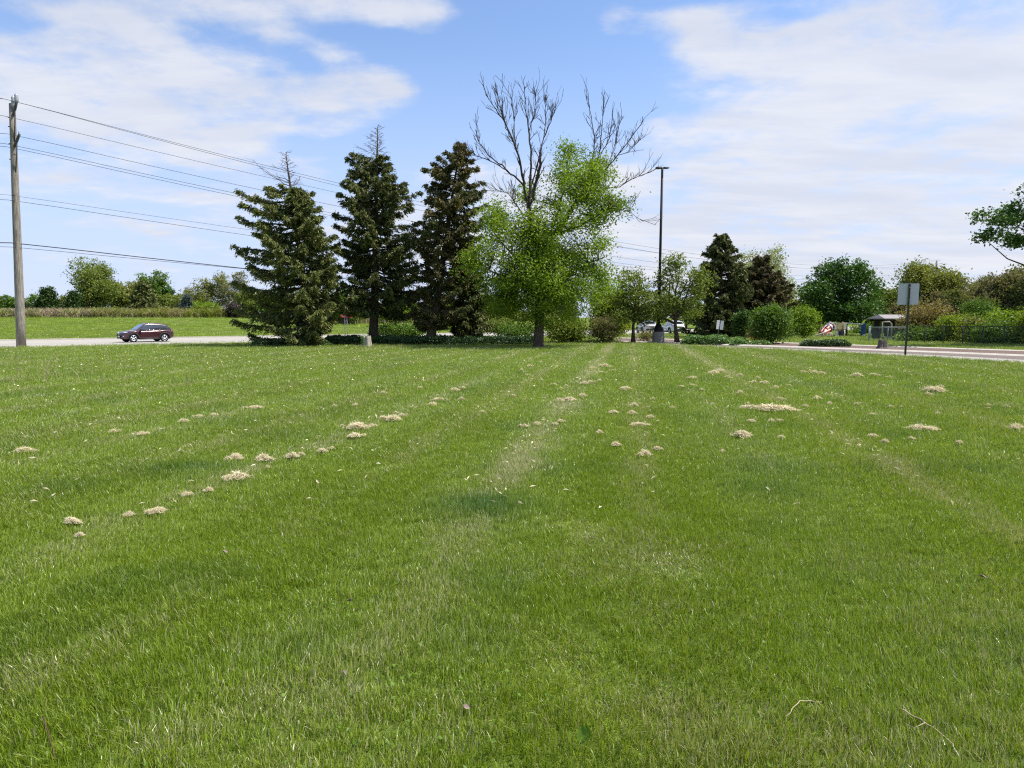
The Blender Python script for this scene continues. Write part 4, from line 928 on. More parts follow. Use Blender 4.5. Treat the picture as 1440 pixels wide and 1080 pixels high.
# ------------------------------------------------------------------ trees far beyond the road
FT = 'trees beyond the road'
for a in (
    ('round_cedar', 'larger of two dark rounded cedars beyond the road', 67, 407, 443, 40, 108, 'cedar', 'cone', 4.2, 101, 0, 0.30),
    ('round_cedar', 'smaller dark rounded cedar beside the larger rounded cedar', 104, 410, 444, 28, 106, 'cedar', 'cone', 4.4, 102, 0, 0.30),
    ('tiny_cedar', 'tiny dark cedar beside the wooden pole, far away', 42, 427, 441, 9, 135, 'cedar', 'cone', 4.0, 103, 0, 0.24),
    ('layered_conifer', 'dark layered conifer among pale trees beyond the car', 202, 398, 444, 48, 106, 'spruce', 'cone', 3.4, 104, 0, 0.38),
    ('blue_spruce', 'small blue-grey spruce beyond the road behind the car', 263, 417, 446, 20, 104, 'spruce_blue', 'cone', 3.4, 105, 0, 0.30),
    ('tall_tree', 'tall thin-leaved tree rising highest beyond the road', 131, 356, 444, 64, 112, 'olive', 'tall', 1.0, 106, 4, 0.28),
    ('far_tree', 'olive tree spreading under the tall thin-leaved tree', 140, 388, 444, 66, 110, 'olive', 'round', 1.7, 107, 1, 0.30),
    ('far_tree', 'yellow-green tree just beside the layered conifer', 176, 392, 444, 54, 114, 'olive_yellow', 'round', 1.7, 108, 1, 0.30),
    ('far_tree', 'fresh green tree rising behind the layered conifer', 212, 376, 444, 48, 118, 'midgreen', 'round', 1.8, 109, 2, 0.32),
    ('far_tree', 'dark green tree on the shoulder of the fresh green tree', 236, 398, 444, 34, 120, 'deep', 'round', 1.6, 110, 1, 0.32),
    ('far_tree', 'dull olive tree behind the small blue-grey spruce', 246, 412, 445, 52, 112, 'olive', 'round', 1.6, 111, 2, 0.30),
    ('far_tree', 'bare greyish tree with few leaves above the dull olive tree', 272, 380, 444, 34, 124, 'grey_leaf', 'round', 0.7, 112, 4, 0.24),
    ('far_tree', 'loose olive tree with open branches above the bright green shrub', 300, 374, 444, 46, 118, 'olive_yellow', 'round', 1.0, 113, 4, 0.26),
    ('far_tree', 'tan budding tree half hidden by the first spruce', 328, 376, 444, 42, 116, 'grey_leaf', 'round', 1.0, 114, 4, 0.26),
    ('far_shrub', 'bright green shrub beyond the road, beside the blue-grey spruce', 291, 422, 447, 42, 104, 'fresh', 'round', 2.4, 115, 1, 0.26),
    ('far_shrub', 'dark purple-leaved shrub beside the first spruce', 328, 426, 448, 26, 102, 'purple_leaf', 'round', 2.2, 116, 1, 0.24),
    ('far_tree', 'dark tree at the frame edge behind the wooden pole', 12, 411, 443, 34, 150, 'midgreen', 'round', 1.6, 117, 1, 0.36),
    ('far_tree', 'yellowish tree cut off at the frame edge', -2, 415, 443, 18, 160, 'olive_yellow', 'round', 1.6, 118, 1, 0.36),
    ('far_tree', 'light green tree showing behind the larger rounded cedar', 52, 411, 443, 26, 150, 'midgreen', 'round', 1.4, 119, 1, 0.36),
    ('far_tree', 'yellow-green tree between the two rounded cedars', 87, 410, 443, 26, 140, 'olive_yellow', 'round', 1.6, 120, 1, 0.34),
    ('far_tree', 'pale thin tree close beside the wooden pole', 36, 416, 443, 14, 165, 'grey_leaf', 'round', 1.2, 121, 1, 0.34),
    ('far_tree', 'green tree seen low between the first two spruces', 486, 398, 455, 56, 95, 'midgreen', 'round', 1.7, 122, 1, 0.30),
    ('far_tree', 'fresh green tree behind the second spruce trunk', 556, 408, 458, 60, 92, 'fresh', 'round', 1.5, 123, 1, 0.30),
    ('far_tree', 'olive tree seen behind the leaning spruce trunk', 622, 412, 460, 64, 90, 'olive', 'round', 1.5, 124, 1, 0.30),
    ('far_tree', 'yellow-green tree behind the short dark spruce', 700, 405, 462, 70, 88, 'lime', 'round', 1.5, 125, 1, 0.28),
    ('far_tree', 'olive tree behind the trunk of the bright leafy tree', 772, 402, 466, 80, 86, 'olive', 'round', 1.5, 126, 1, 0.28),
    ('far_tree', 'thin green tree beyond the small round olive tree', 925, 398, 462, 50, 110, 'olive', 'round', 1.0, 127, 2, 0.30),
    ('far_tree', 'low dark tree beyond the parked cars', 965, 415, 460, 60, 120, 'midgreen', 'round', 1.4, 128, 1, 0.34),
    ('far_tree', 'olive tree just showing past the lowest boughs of the first spruce', 352, 396, 450, 44, 108, 'olive', 'round', 1.5, 130, 1, 0.30),
    ('far_tree', 'green tree behind the middle of the first spruce', 388, 398, 450, 60, 106, 'midgreen', 'round', 1.5, 131, 1, 0.30),
    ('far_tree', 'olive tree filling the gap beyond the small blue-grey spruce', 270, 402, 445, 50, 116, 'olive_yellow', 'round', 1.5, 132, 2, 0.30),
    ('far_tree', 'dull green tree far beyond the pale gap behind the spruces', 420, 402, 450, 70, 105, 'olive', 'round', 1.5, 129, 1, 0.30)):
    sh = a[0].endswith('shrub')
    bg_tree(a[0], a[1], 'shrub' if sh else 'tree', a[2], a[3], a[4], a[5], a[6], a[7], kind='round' if a[8] == 'tall' else a[8], dens=a[9], seed=a[10], twig=a[11], size=a[12], group=FT, bark='bark_grey', n=6, limbs=16,
            shell=3.2 if a[7] == 'cedar' else 2.2, **(SH if sh else {}))

# ------------------------------------------------------------------ low ground plants and brush
rng = np.random.default_rng(77)
def area_cover(name, label, cat, px0, px1, y0, y1, Y0, Y1, h, n, leaf, size, edge=0.2, up=0.6):
    mb = MB(); px = rng.uniform(px0, px1, n); Yv = rng.uniform(Y0, Y1, n)
    x = (px - 720) / F * Yv; hh = h * (0.45 + 0.75 * fnoise(x * 1.3, Yv * 1.3, 4)) * np.minimum(1, np.minimum(px - px0, px1 - px) / (edge * 60) + 0.25)
    z = ter(x, Yv) + hh * rng.random(n) ** 0.6 + 0.03
    cards(mb, np.stack([x, Yv, z], 1), size, rng, 0.6, up)
    o = mb.build(name, M[leaf]); o['category'] = cat; return kind(o, 'stuff', label)
area_cover('ground_cover', 'dark bluish ground cover under the spruces', 'ground cover', 452, 760, 0, 0, 46.2, 51.5, 0.62, 13000, 'cover', 0.17)
area_cover('ground_cover', 'sparse dark ground cover beneath the first spruce', 'ground cover', 355, 470, 0, 0, 44.6, 50, 0.42, 5000, 'cover', 0.15)
area_cover('hosta_bed', 'row of leafy green hostas in the mulch bed', 'ground cover', 958, 1030, 0, 0, 47.5, 51.5, 0.62, 5000, 'hosta', 0.20)
area_cover('hosta_bed', 'loose end of the green hosta row in the mulch', 'ground cover', 1026, 1052, 0, 0, 46.5, 50.5, 0.5, 1500, 'hosta', 0.19)
area_cover('ivy_bed', 'low green ground plants by the drive bed', 'ground cover', 1124, 1196, 0, 0, 44.0, 46.8, 0.42, 3400, 'cover', 0.17)
area_cover('ivy_bed', 'low weeds at the foot of the big rounded shrub', 'ground cover', 1052, 1085, 0, 0, 47, 49, 0.3, 700, 'hosta', 0.15)
def brush(name, label, px0, px1, s0, s1, h0, h1, n, leaf, wd, lean=0.2):
    mb = MB(); px = rng.uniform(px0, px1, n); s = rng.uniform(s0, s1, n); u = (px - 720) / F
    Yv = (s - RX * 0.669 + RY * 0.743 - 0) ; Yv = (s + RX * RN[0] + RY * RN[1]) / (u * RN[0] + RN[1])
    x = u * Yv; hh = rng.uniform(h0, h1, n) * (0.55 + 0.9 * fnoise(x * 0.35, Yv * 0.35, 6)); upright(mb, x, Yv, ter(x, Yv), hh, wd, rng, lean)
    o = mb.build(name, M[leaf]); o['category'] = 'brush'; return kind(o, 'stuff', label)
brush('dry_brush', 'dry tan brush along the far edge of the meadow', -30, 200, 51, 64, 0.4, 1.15, 14000, 'brush_tan', 0.13, 0.7)
brush('green_brush', 'yellow-green brush behind the car along the meadow edge', 130, 350, 51, 64, 0.5, 1.45, 14000, 'brush_green', 0.15, 0.7)
brush('reeds', 'dry pale reeds beyond the meadow behind the spruces', 430, 720, 34, 46, 1.6, 2.7, 7000, 'reed', 0.10, 0.12)
brush('green_brush', 'yellow-green brush tangled among the reeds', 440, 760, 40, 50, 1.2, 2.4, 4000, 'brush_green', 0.16, 0.3)
# ------------------------------------------------------------------ utility pole and wires
Yp = 44.0; pb = G(30, 488.5); Yp = pb[1]
tz = P(15, 146, Yp)[2]
PX, PY = pb[0], pb[1]
ptop = P(17, 146, Yp)
root = thing('utility_pole', 'tall weathered wooden utility pole beside the road', 'utility pole', pb)
def pole_at(z): f = z / tz; return np.array([PX + (ptop[0] - PX) * f, PY, z])
mb = MB(); zz_ = np.linspace(-0.1, tz, 10)
mb.tube([pole_at(z) for z in zz_], np.linspace(0.265, 0.165, 10), 14); mb.build('pole_shaft', M['wood_pole'], root)
wd = np.array([RD[0], RD[1], 0]); wn = np.array([0.80, -0.60, 0]); 
def zpx(py): return P(20, py, Yp)[2]
def armset(py, ln, rise):
    z = zpx(py); a = pole_at(z) + wn * 0.15; b = a + wn * ln + np.array([0, 0, rise])
    m1 = MB(); m1.tube([a, (a + b) / 2, b], [0.085, 0.085, 0.075], 8); ar = m1.build('bracket_arm', M['dark_arm'], root)
    m2 = MB(); m2.tube([pole_at(z - 1.6) + wn * 0.16, a + (b - a) * 0.55], [0.035, 0.035], 6); m2.build('brace', M['dark_arm'], root)
    return b
def insulator(c, h, r, name='insulator'):
    m1 = MB(); m1.lathe([(0.02, -0.1), (r * 0.4, 0), (r, h * 0.15), (r * 0.75, h * 0.3), (r, h * 0.45), (r * 0.7, h * 0.6), (r * 0.9, h * 0.75), (r * 0.4, h * 0.95), (0.0, h)], c, sides=12); m1.build(name, M['porcelain'], root)
b1 = armset(162, 0.62, 0.62); insulator(b1, 0.52, 0.13)
insulator(pole_at(tz) + wn * 0.22 + np.array([0, 0, -0.25]), 0.72, 0.13)
b2 = armset(206, 0.85, 0.55); insulator(b2, 0.22, 0.06)
m1 = MB()
for py in (275, 283): m1 = MB(); m1.bar(pole_at(zpx(py)) + np.array([0.05, -0.2, 0]), pole_at(zpx(py)) + np.array([0.05, -0.34, 0]), 0.045); m1.build('bolt', M['dark_arm'], root)
for py in (165, 178, 202, 224): m1 = MB(); m1.bar(pole_at(zpx(py)) - np.array([0.18, 0, 0]), pole_at(zpx(py)) - np.array([0.28, 0.02, 0]), 0.03); m1.build('bolt', M['dark_arm'], root)
WL = 'wires strung from the wooden utility pole'
def wire(label, py0, px1, py1, off, r):
    """a sagging wire through the pole and a second known point further along the line"""
    z0 = P(24, py0, Yp)[2]; p0 = np.array([PX, PY]) + off * wn[:2]
    u = (px1 - 720) / F; t = (u * p0[1] - p0[0]) / (RD[0] - u * RD[1]); Y1 = p0[1] + RD[1] * t
    z1 = P(px1, py1, Y1)[2]; Ls = 167.0
    k = (z0 - z1) / (t * (Ls - t)); tt = np.linspace(-62, Ls, 90)
    zs = np.where(tt >= 0, z0 - k * tt * (Ls - tt), z0 - k * 0.8 * (-tt) * (Ls + tt))
    pts = np.stack([p0[0] + RD[0] * tt, p0[1] + RD[1] * tt, zs], 1)
    m1 = MB(); m1.tube(pts, r, 5); tag(m1.build('power_line', M['wire']), label, 'wire', WL)
wire('topmost wire of the pole, passing over its tip insulator', 140, 475, 256, 0.22, 0.014)
wire('second wire from the top, closely below the topmost wire', 142.5, 475, 260, 0.62, 0.014)
wire('third wire from the top, hanging alone under the top pair', 164, 475, 270, 0.18, 0.013)
wire('fourth wire from the top, on the lower bracket of the pole', 192, 475, 289, 0.85, 0.014)
wire('upper of two close wires just below the lower bracket', 203, 340, 272, 0.2, 0.014)
wire('lower of two close wires just below the lower bracket', 207.5, 340, 276, 0.3, 0.014)
wire('thin upper wire of the pair at the middle of the pole', 275, 328, 319, 0.2, 0.010)
wire('lower wire of the pair at the middle of the pole', 282, 328, 327, 0.2, 0.014)
wire('thick black cable strung low on the pole', 342, 320, 374.5, 0.25, 0.030)
wire('lowest cable on the pole, thinner than the thick black cable above', 348, 320, 375.5, 0.3, 0.014)
# the next pole of the line
t2 = 167.0; p2 = np.array([PX + RD[0] * t2, PY + RD[1] * t2]); z2 = float(ter(*p2))
root = thing('utility_pole', 'far wooden utility pole rising behind the woods', 'utility pole', (p2[0], p2[1], z2))
mb = MB(); mb.tube([(p2[0], p2[1], z2 - .1), (p2[0], p2[1], tz)], [0.28, 0.18], 10); mb.build('pole_shaft', M['wood_pole'], root)
mb = MB(); mb.tube([np.array([p2[0], p2[1], tz - 2]) , np.array([p2[0], p2[1], tz - 1.6]) + wn * 0.9], [0.08, 0.07], 6); mb.build('bracket_arm', M['dark_arm'], root)

# ------------------------------------------------------------------ area light pole
lb = G(925.5, 482.0); Yl = lb[1]
root = thing('light_pole', 'tall black lamp post on a round concrete footing', 'street lamp', lb)
zt = P(932, 236, Yl)[2]; kx = Yl / F
mb = MB(); h1 = P(925, 466.5, Yl)[2]
mb.lathe([(8.6 * kx, -0.1), (8.6 * kx, 0.02), (8.0 * kx, h1 - 0.03), (7.8 * kx, h1), (0.02, h1 + 0.003)], lb, sides=24); mb.build('concrete_footing', M['concrete'], root)
h2 = P(925, 455, Yl)[2]
mb = MB(); mb.lathe([(6.2 * kx, h1), (6.2 * kx, h1 + 0.16), (5.4 * kx, h1 + 0.30), (3.4 * kx, h2 - 0.05), (2.4 * kx, h2), (0.1, h2 + 0.02)], lb, sides=20); mb.build('base_cover', M['black_metal'], root)
mb = MB(); mb.tube([lb + [0, 0, h1], lb + [0.03, 0, zt * 0.5], lb + [0.06, 0, zt]], [0.115, 0.10, 0.085], 12); mb.build('lamp_shaft', M['black_metal'], root)
lt = lb + np.array([0.06, 0, zt])
for d in ((-1, -0.35), (-1, 0.45), (1, 0.1)):
    d = unit(np.array([d[0], d[1], 0.0])); s_ = np.array([-d[1], d[0], 0])
    m1 = MB(); a = lt + d * 0.10
    m1.tube([lt + [0, 0, -0.02], a + [0, 0, 0.0]], [0.05, 0.05], 6)
    prof = [(0.08, 0.10, 0.09), (0.20, 0.17, 0.10), (0.42, 0.18, 0.085), (0.50, 0.13, 0.05), (0.52, 0.06, 0.02)]
    v = []
    for x_, w_, h_ in prof:
        c_ = lt + d * x_
        v += [c_ - s_ * w_ + [0, 0, -h_ * .5], c_ + s_ * w_ + [0, 0, -h_ * .5], c_ + s_ * w_ * .7 + [0, 0, h_ * .5], c_ - s_ * w_ * .7 + [0, 0, h_ * .5]]
    fs = [[i * 4 + q, i * 4 + (q + 1) % 4, i * 4 + 4 + (q + 1) % 4, i * 4 + 4 + q] for i in range(len(prof) - 1) for q in range(4)] + [[3, 2, 1, 0], [16, 17, 18, 19]]
    m1.add(v, np.array(fs)); m1.build('lamp_head', M['black_metal'], root)

# ------------------------------------------------------------------ signs
def plate(mb, c, w, h, th, right, up, rad=0.04, n=5):
    pts = []
    for cx, cy, a0 in ((w / 2 - rad, h / 2 - rad, 0), (-w / 2 + rad, h / 2 - rad, PI / 2), (-w / 2 + rad, -h / 2 + rad, PI), (w / 2 - rad, -h / 2 + rad, 1.5 * PI)):
        for i in range(n): a = a0 + i * PI / 2 / (n - 1); pts.append((cx + rad * math.cos(a), cy + rad * math.sin(a)))
    nr = np.cross(right, up); A = np.array([c + right * x + up * y + nr * th / 2 for x, y in pts]); B = A - nr * th; m_ = len(pts)
    i = np.arange(m_); mb.add(np.concatenate([A, B]), [np.stack([i, i + m_, (i + 1) % m_ + m_, (i + 1) % m_], -1), i.reshape(1, -1), (i[::-1] + m_).reshape(1, -1)])
sb = G(1272.5, 501.3); Ys = sb[1]; ks = Ys / F
root = thing('road_sign', 'back of a blank grey sign panel on a green post beside the drive', 'sign', sb)
top = P(1278, 399, Ys); ht = top[2]
rt = unit(np.array([0.97, -0.22, 0])); upv = unit(np.array([0.02, 0.0, 1.0]))
mb = MB(); c_ = P(1278, 413.5, Ys); plate(mb, c_ + np.array([0, 0.035, 0]), 26.5 * ks, 29.5 * ks, 0.006, rt, upv); mb.build('panel', M['alu'], root)
mb = MB()
for s_, w_, dpt in ((0, 0.07, 0.012), (-0.036, 0.012, 0.045), (0.036, 0.012, 0.045)):
    for a, b in (((sb + [0, 0, -0.1]), (c_ + upv * 14 * ks + [0, 0, 0])),):
        a = a + rt * s_; b = b + rt * s_; nr = np.array([rt[1], -rt[0], 0]); q = np.array([-1, 1]); v = []
        off = nr * (0.02 if s_ else 0.0)
        for e in (a, b): v += [e + rt * w_ / 2 + nr * dpt / 2 + off, e - rt * w_ / 2 + nr * dpt / 2 + off, e - rt * w_ / 2 - nr * dpt / 2 + off, e + rt * w_ / 2 - nr * dpt / 2 + off]
        mb.add(v, np.array([[0, 1, 5, 4], [1, 2, 6, 5], [2, 3, 7, 6], [3, 0, 4, 7], [3, 2, 1, 0], [4, 5, 6, 7]]))
mb.build('post', M['post_green'], root)
mb = MB()
for f in (0.30, -0.30): mb = MB(); mb.bar(c_ + upv * f * 28 * ks + [0, -0.06, 0], c_ + upv * f * 28 * ks + [0, 0.02, 0], 0.016); mb.build('bolt', M['steel_grey'], root)

s2 = G(1007.5, 487.0); Y2 = s2[1]; k2_ = Y2 / F
root = thing('small_sign', 'pair of narrow white sign panels on one thin post by the hostas', 'sign', s2)
tp_ = P(1012, 450, Y2)
mb = MB(); mb.tube([s2 - [0, 0, .1], tp_], [0.026, 0.026], 6); mb.build('post', M['post_green'], root)
for dx, dy_, yw in ((-2.6, 0, 0.15), (2.8, 0.8, -0.12)):
    mb = MB(); plate(mb, P(1012.2 + dx, 456.5 + dy_, Y2) + [0, -0.03, 0], 4.4 * k2_, 12.5 * k2_, 0.008, unit(np.array([1, yw, 0.0])), unit(np.array([0.10, 0, 1.0])), 0.02); mb.build('panel', M['white_paint'], root)

# small red sign across the meadow
Yr = 71.0; rb = gpt(486, Yr); kr = Yr / F
root = thing('red_sign', 'small red sign with white lettering standing in the meadow behind the spruces', 'sign', rb)
cR = P(487.5, 444.2, Yr)
mb = MB(); mb.box(cR, (16.5 * kr, 0.05, 4.4 * kr)); mb.build('panel', M['red_paint'], root)
mb = MB(); r0 = np.random.default_rng(3)
for x0, n_ in ((-6.4, 4), (-0.6, 5)):
    for i in range(n_):
        hx = x0 + i * 1.3
        mb.box(cR + np.array([hx * kr, -0.032, 0]), (0.34 * kr, 0.012, 2.3 * kr)); mb.box(cR + np.array([(hx + 0.45) * kr, -0.032, (0.9 if i % 2 else -0.2) * kr]), (0.55 * kr, 0.011, 0.5 * kr))
mb.build('lettering', M['white_paint'], root)
mb = MB()
for dx in (-1.6, 1.4): mb.tube([P(486.5 + dx, 446.5, Yr), P(486.5 + dx, 447, Yr) * [1, 1, 0] + [0, 0, rb[2] - 0.05]], [0.03, 0.03], 6)
mb.build('post', M['steel_grey'], root)

# ------------------------------------------------------------------ stumps
def stump(name, label, c, r, h, mat, seed, jag=0.12, ivy=False):
    r0 = np.random.default_rng(seed); root = thing(name, label, 'stump', c)
    mb = MB(); n = 26; a = np.arange(n) * 2 * PI / n; lob = 1 + 0.16 * np.sin(a * 5 + 1) + 0.07 * r0.normal(size=n)
    rows = []
    for f, s_ in ((-0.08, 1.55), (0.04, 1.35), (0.2, 1.08), (0.55, 0.96), (0.92, 0.92), (1.0, 0.86)):
        zz = h * f + (r0.normal(size=n) * jag * h * (0.5 if f >= 0.9 else 0)); rows.append(np.stack([c[0] + np.cos(a) * r * s_ * (lob if f < 0.5 else 1 + (lob - 1) * 0.5), c[1] + np.sin(a) * r * s_ * (lob if f < 0.5 else 1 + (lob - 1) * 0.5), c[2] + zz], 1))
    rows.append(np.stack([c[0] + np.cos(a) * r * 0.4, c[1] + np.sin(a) * r * 0.4, c[2] + h * 0.94 + r0.normal(size=n) * 0.02], 1))
    v = np.concatenate(rows); i = np.arange(len(rows) - 1)[:, None] * n; j = np.arange(n)[None]; k = (j + 1) % n
    mb.add(v, [np.stack([i + j, i + k, i + n + k, i + n + j], -1).reshape(-1, 4), (np.arange(n) + (len(rows) - 1) * n).reshape(1, -1)]); mb.build('wood', mat, root)
    if ivy:
        m2 = MB(); q = 260; aa = r0.uniform(2.0, 4.4, q); zz = r0.random(q) * h * 1.05
        cards(m2, np.stack([c[0] + np.cos(aa) * r * 1.15, c[1] + np.sin(aa) * r * 1.15, c[2] + zz], 1), 0.11, r0, 0.7, 0.1); m2.build('ivy', M['hosta'], root)
    return root
stump('tree_stump', 'pale weathered stump with green ivy at the foot of the second spruce', gpt(515, 44.8), 0.30, 0.66, M['stump_pale'], 5, 0.10, True)
stump('tree_stump', 'grey flared stump in the mulch bed beside the drive', gpt(1243, 41.5), 0.26, 0.50, M['stump'], 6, 0.12)

# ------------------------------------------------------------------ chain-link fences
def chain_mat(name, col, alpha):
    m, t, out = nt(name)
    tc = N(t, 'ShaderNodeTexCoord'); sp = N(t, 'ShaderNodeSeparateXYZ'); L(t, tc.outputs['Object'], sp.inputs[0])
    b = N(t, 'ShaderNodeBsdfPrincipled'); b.inputs['Base Color'].default_value = (*col, 1); b.inputs['Roughness'].default_value = 0.6; b.inputs['Metallic'].default_value = 0.3
    a = N(t, 'ShaderNodeAttribute'); a.attribute_name = 'tint'
    # diamond weave: two families of diagonal wires, along-fence distance is stored in the mesh
    u = mth(t, 'MULTIPLY', a.outputs['Fac'], 100.0)
    w1 = mth(t, 'ABSOLUTE', mth(t, 'SUBTRACT', mth(t, 'FRACT', mth(t, 'DIVIDE', mth(t, 'ADD', u, sp.outputs[2]), 0.07)), 0.5))
    w2 = mth(t, 'ABSOLUTE', mth(t, 'SUBTRACT', mth(t, 'FRACT', mth(t, 'DIVIDE', mth(t, 'SUBTRACT', u, sp.outputs[2]), 0.07)), 0.5))
    hit = mth(t, 'LESS_THAN', mth(t, 'MINIMUM', w1, w2), alpha)
    tr = N(t, 'ShaderNodeBsdfTransparent'); mx = N(t, 'ShaderNodeMixShader'); L(t, hit, mx.inputs[0]); L(t, tr.outputs[0], mx.inputs[1]); L(t, b.outputs[0], mx.inputs[2]); L(t, mx.outputs[0], out.inputs[0])
    return m
M['mesh_dark'] = chain_mat('dark_chain_link', (0.035, 0.04, 0.035), 0.05)
M['mesh_grey'] = chain_mat('grey_chain_link', (0.20, 0.24, 0.25), 0.06)
M['fence_dark'] = pbr('dark_fence_pipe', (0.035, 0.04, 0.036), 0.6); M['fence_grey'] = pbr('galvanised_pipe', (0.22, 0.25, 0.26), 0.55, 0.2)
def fence(label, pts, h, n_posts, pipe, mesh, rail=0.025):
    root = thing('chain_link_fence', label, 'fence', pts[0]); pts = np.array(pts)
    seg = np.linalg.norm(np.diff(pts, axis=0), axis=1); cum = np.concatenate([[0], np.cumsum(seg)])
    at = lambda d: np.array([np.interp(d, cum, pts[:, c]) for c in range(3)])
    mb = MB()
    for i in range(len(pts) - 1):
        v = [pts[i] + [0, 0, .03], pts[i + 1] + [0, 0, .03], pts[i + 1] + [0, 0, h - .02], pts[i] + [0, 0, h - .02]]
        mb.add(v, [[0, 1, 2, 3]], np.array([cum[i], cum[i + 1], cum[i + 1], cum[i]]) / 100)
    mb.build('mesh_panel', mesh, root)
    m2 = MB()
    for i in range(len(pts) - 1): m2.tube([pts[i] + [0, 0, h], pts[i + 1] + [0, 0, h]], [rail, rail], 6)
    m2.build('top_rail', pipe, root)
    for d in np.linspace(0, cum[-1], n_posts):
        m3 = MB(); q = at(d) + np.array([0, 0.032, 0]); m3.tube([q - [0, 0, .1], q + [0, 0, h + 0.04]], [0.035, 0.035], 7); m3.build('post', pipe, root)
fa = G(1276, 482.6); fb = G(1440, 487.6); fc = fb + (fb - fa) * 1.2
fence('long dark chain-link fence in front of the shrubs', [fa, fb, fc], 1.27, 14, M['fence_dark'], M['mesh_dark'])
ga = G(1221, 481.2); gb_ = G(1274, 481.2); gc = gb_ + np.array([4.4, 8, 0]); gd = ga + np.array([4.25, 8, 0])
fence('short grey chain-link enclosure in front of the shelter', [gd, ga, gb_, gc], 1.15, 9, M['fence_grey'], M['mesh_grey'], 0.032)

# ------------------------------------------------------------------ shelter
Yh = 68.0; kh = Yh / F; sc_ = gpt(1252, Yh)
root = thing('picnic_shelter', 'open shelter with a grey shingled roof and dark posts behind the grey enclosure', 'shelter', sc_)
M['shingle'] = pbr('grey_shingles', (0.33, 0.30, 0.29), 0.9, scale=14, c2=(0.21, 0.19, 0.185), bump=0.5, stretch=(1, 1, 4)); M['dark_wood'] = pbr('dark_wood', (0.055, 0.045, 0.038), 0.85, var=0.3, spec=0.1)
zr = P(1252, 443.5, Yh)[2]; ze = P(1252, 449.0, Yh)[2]; hw = 21.5 * kh; dp = 1.7
x0 = sc_[0]
mb = MB(); th = 0.08
v = []
for dz in (0, th):
    v += [(x0 - hw, Yh - dp, ze + dz), (x0 + hw, Yh - dp, ze + dz), (x0 + hw * 0.80, Yh, zr + dz), (x0 - hw * 0.80, Yh, zr + dz), (x0 + hw, Yh + dp, ze + dz), (x0 - hw, Yh + dp, ze + dz)]
mb.add(v, [np.array([[6, 7, 8, 9], [9, 8, 10, 11], [3, 2, 1, 0], [5, 4, 2, 3], [0, 1, 7, 6], [4, 5, 11, 10]]), np.array([[7, 10, 8], [11, 6, 9], [1, 2, 4], [5, 3, 0]]), np.array([[1, 4, 10, 7], [5, 0, 6, 11]])])
mb.build('roof', M['shingle'], root)
for dx in (-13, -9.5, 10, 12.5):
    for dy_ in (-1.0, 1.0):
        m3 = MB(); m3.box((x0 + dx * kh, Yh + dy_, (ze - 0.1) / 2), (0.24, 0.24, ze + 0.05)); m3.build('post', M['dark_wood'], root)
mb = MB(); mb.box((x0, Yh - 1.28, ze - 0.10), (hw * 1.75, 0.12, 0.20)); mb.build('beam', M['dark_wood'], root); mb = MB(); mb.box((x0, Yh + 1.28, ze - 0.10), (hw * 1.75, 0.12, 0.20)); mb.build('beam', M['dark_wood'], root)
root = thing('swing_arch', 'pale bent pipe arch standing under the shelter roof', 'play frame', gpt(1250, Yh - 3))
mb = MB(); Yq = Yh - 3; mb.tube([P(1241, 453, Yq), P(1251, 452.5, Yq), P(1253.5, 455, Yq), P(1254, 470, Yq) * [1, 1, 0]], [0.07, 0.07, 0.07, 0.06], 8); mb.tube([P(1241, 453, Yq), P(1241, 470, Yq) * [1, 1, 0]], [0.06, 0.06], 8); mb.build('pipe', M['gutter'], root)
Yb = 58.0; kb = Yb / F; bc = gpt(1233, Yb)
root = thing('trash_bin', 'dark square bin inside the grey enclosure', 'bin', bc)
zb0, zb1 = P(1233, 476, Yb)[2], P(1233, 468, Yb)[2]
mb = MB(); mb.box((bc[0], Yb, (zb0 + zb1) / 2), (8.5 * kb, 0.45, zb1 - zb0), taper=1.04); mb.build('bin_body', M['dark_wood'], root)
mb = MB(); mb.box((bc[0], Yb, zb1 + 0.03), (9.2 * kb, 0.5, 0.05)); mb.build('lid', M['black_metal'], root)
mb = MB(); 
for dx in (-3, 3): mb = MB(); mb.tube([(bc[0] + dx * kb, Yb, -0.03), (bc[0] + dx * kb, Yb, zb0)], [0.04, 0.04], 6); mb.build('leg', M['black_metal'], root)
root = thing('bench', 'pale plank bench inside the grey enclosure beside the dark bin', 'bench', gpt(1249, Yb))
mb = MB(); mb.box(P(1249, 474.2, Yb), (18 * kb, 0.3, 0.06)); mb.build('seat', M['gutter'], root)
for dx in (-7, 7):
    mb = MB(); q = P(1249 + dx, 474.2, Yb); mb.box((q[0], Yb, (q[2] - 0.03) / 2), (0.08, 0.22, q[2] - 0.03)); mb.build('leg', M['steel_grey'], root)

# ------------------------------------------------------------------ playground
Yg = 71.0; kg = Yg / F
M['play_tan'] = pbr('tan_play_panel', (0.75, 0.54, 0.24), 0.5, var=0.12); M['play_cream'] = pbr('cream_play_panel', (0.76, 0.68, 0.52), 0.5, var=0.08)
M['play_red'] = pbr('red_slide_plastic', (0.32, 0.038, 0.03), 0.4, var=0.1); M['play_white'] = pbr('white_slide_plastic', (0.74, 0.72, 0.70), 0.4, var=0.05)
M['play_blue'] = pbr('blue_play_panel', (0.05, 0.11, 0.28), 0.4, var=0.15); M['play_brown'] = pbr('brown_play_post', (0.16, 0.09, 0.05), 0.6); M['play_navy'] = pbr('navy_play_panel', (0.02, 0.03, 0.085), 0.5)
root = thing('play_structure', 'playground tower with a red tube slide and tan panels', 'playground', gpt(1175, Yg))
def gp(px, py, dy=0.0): return P(px, py, Yg + dy)
def zg(py): return P(1175, py, Yg)[2]
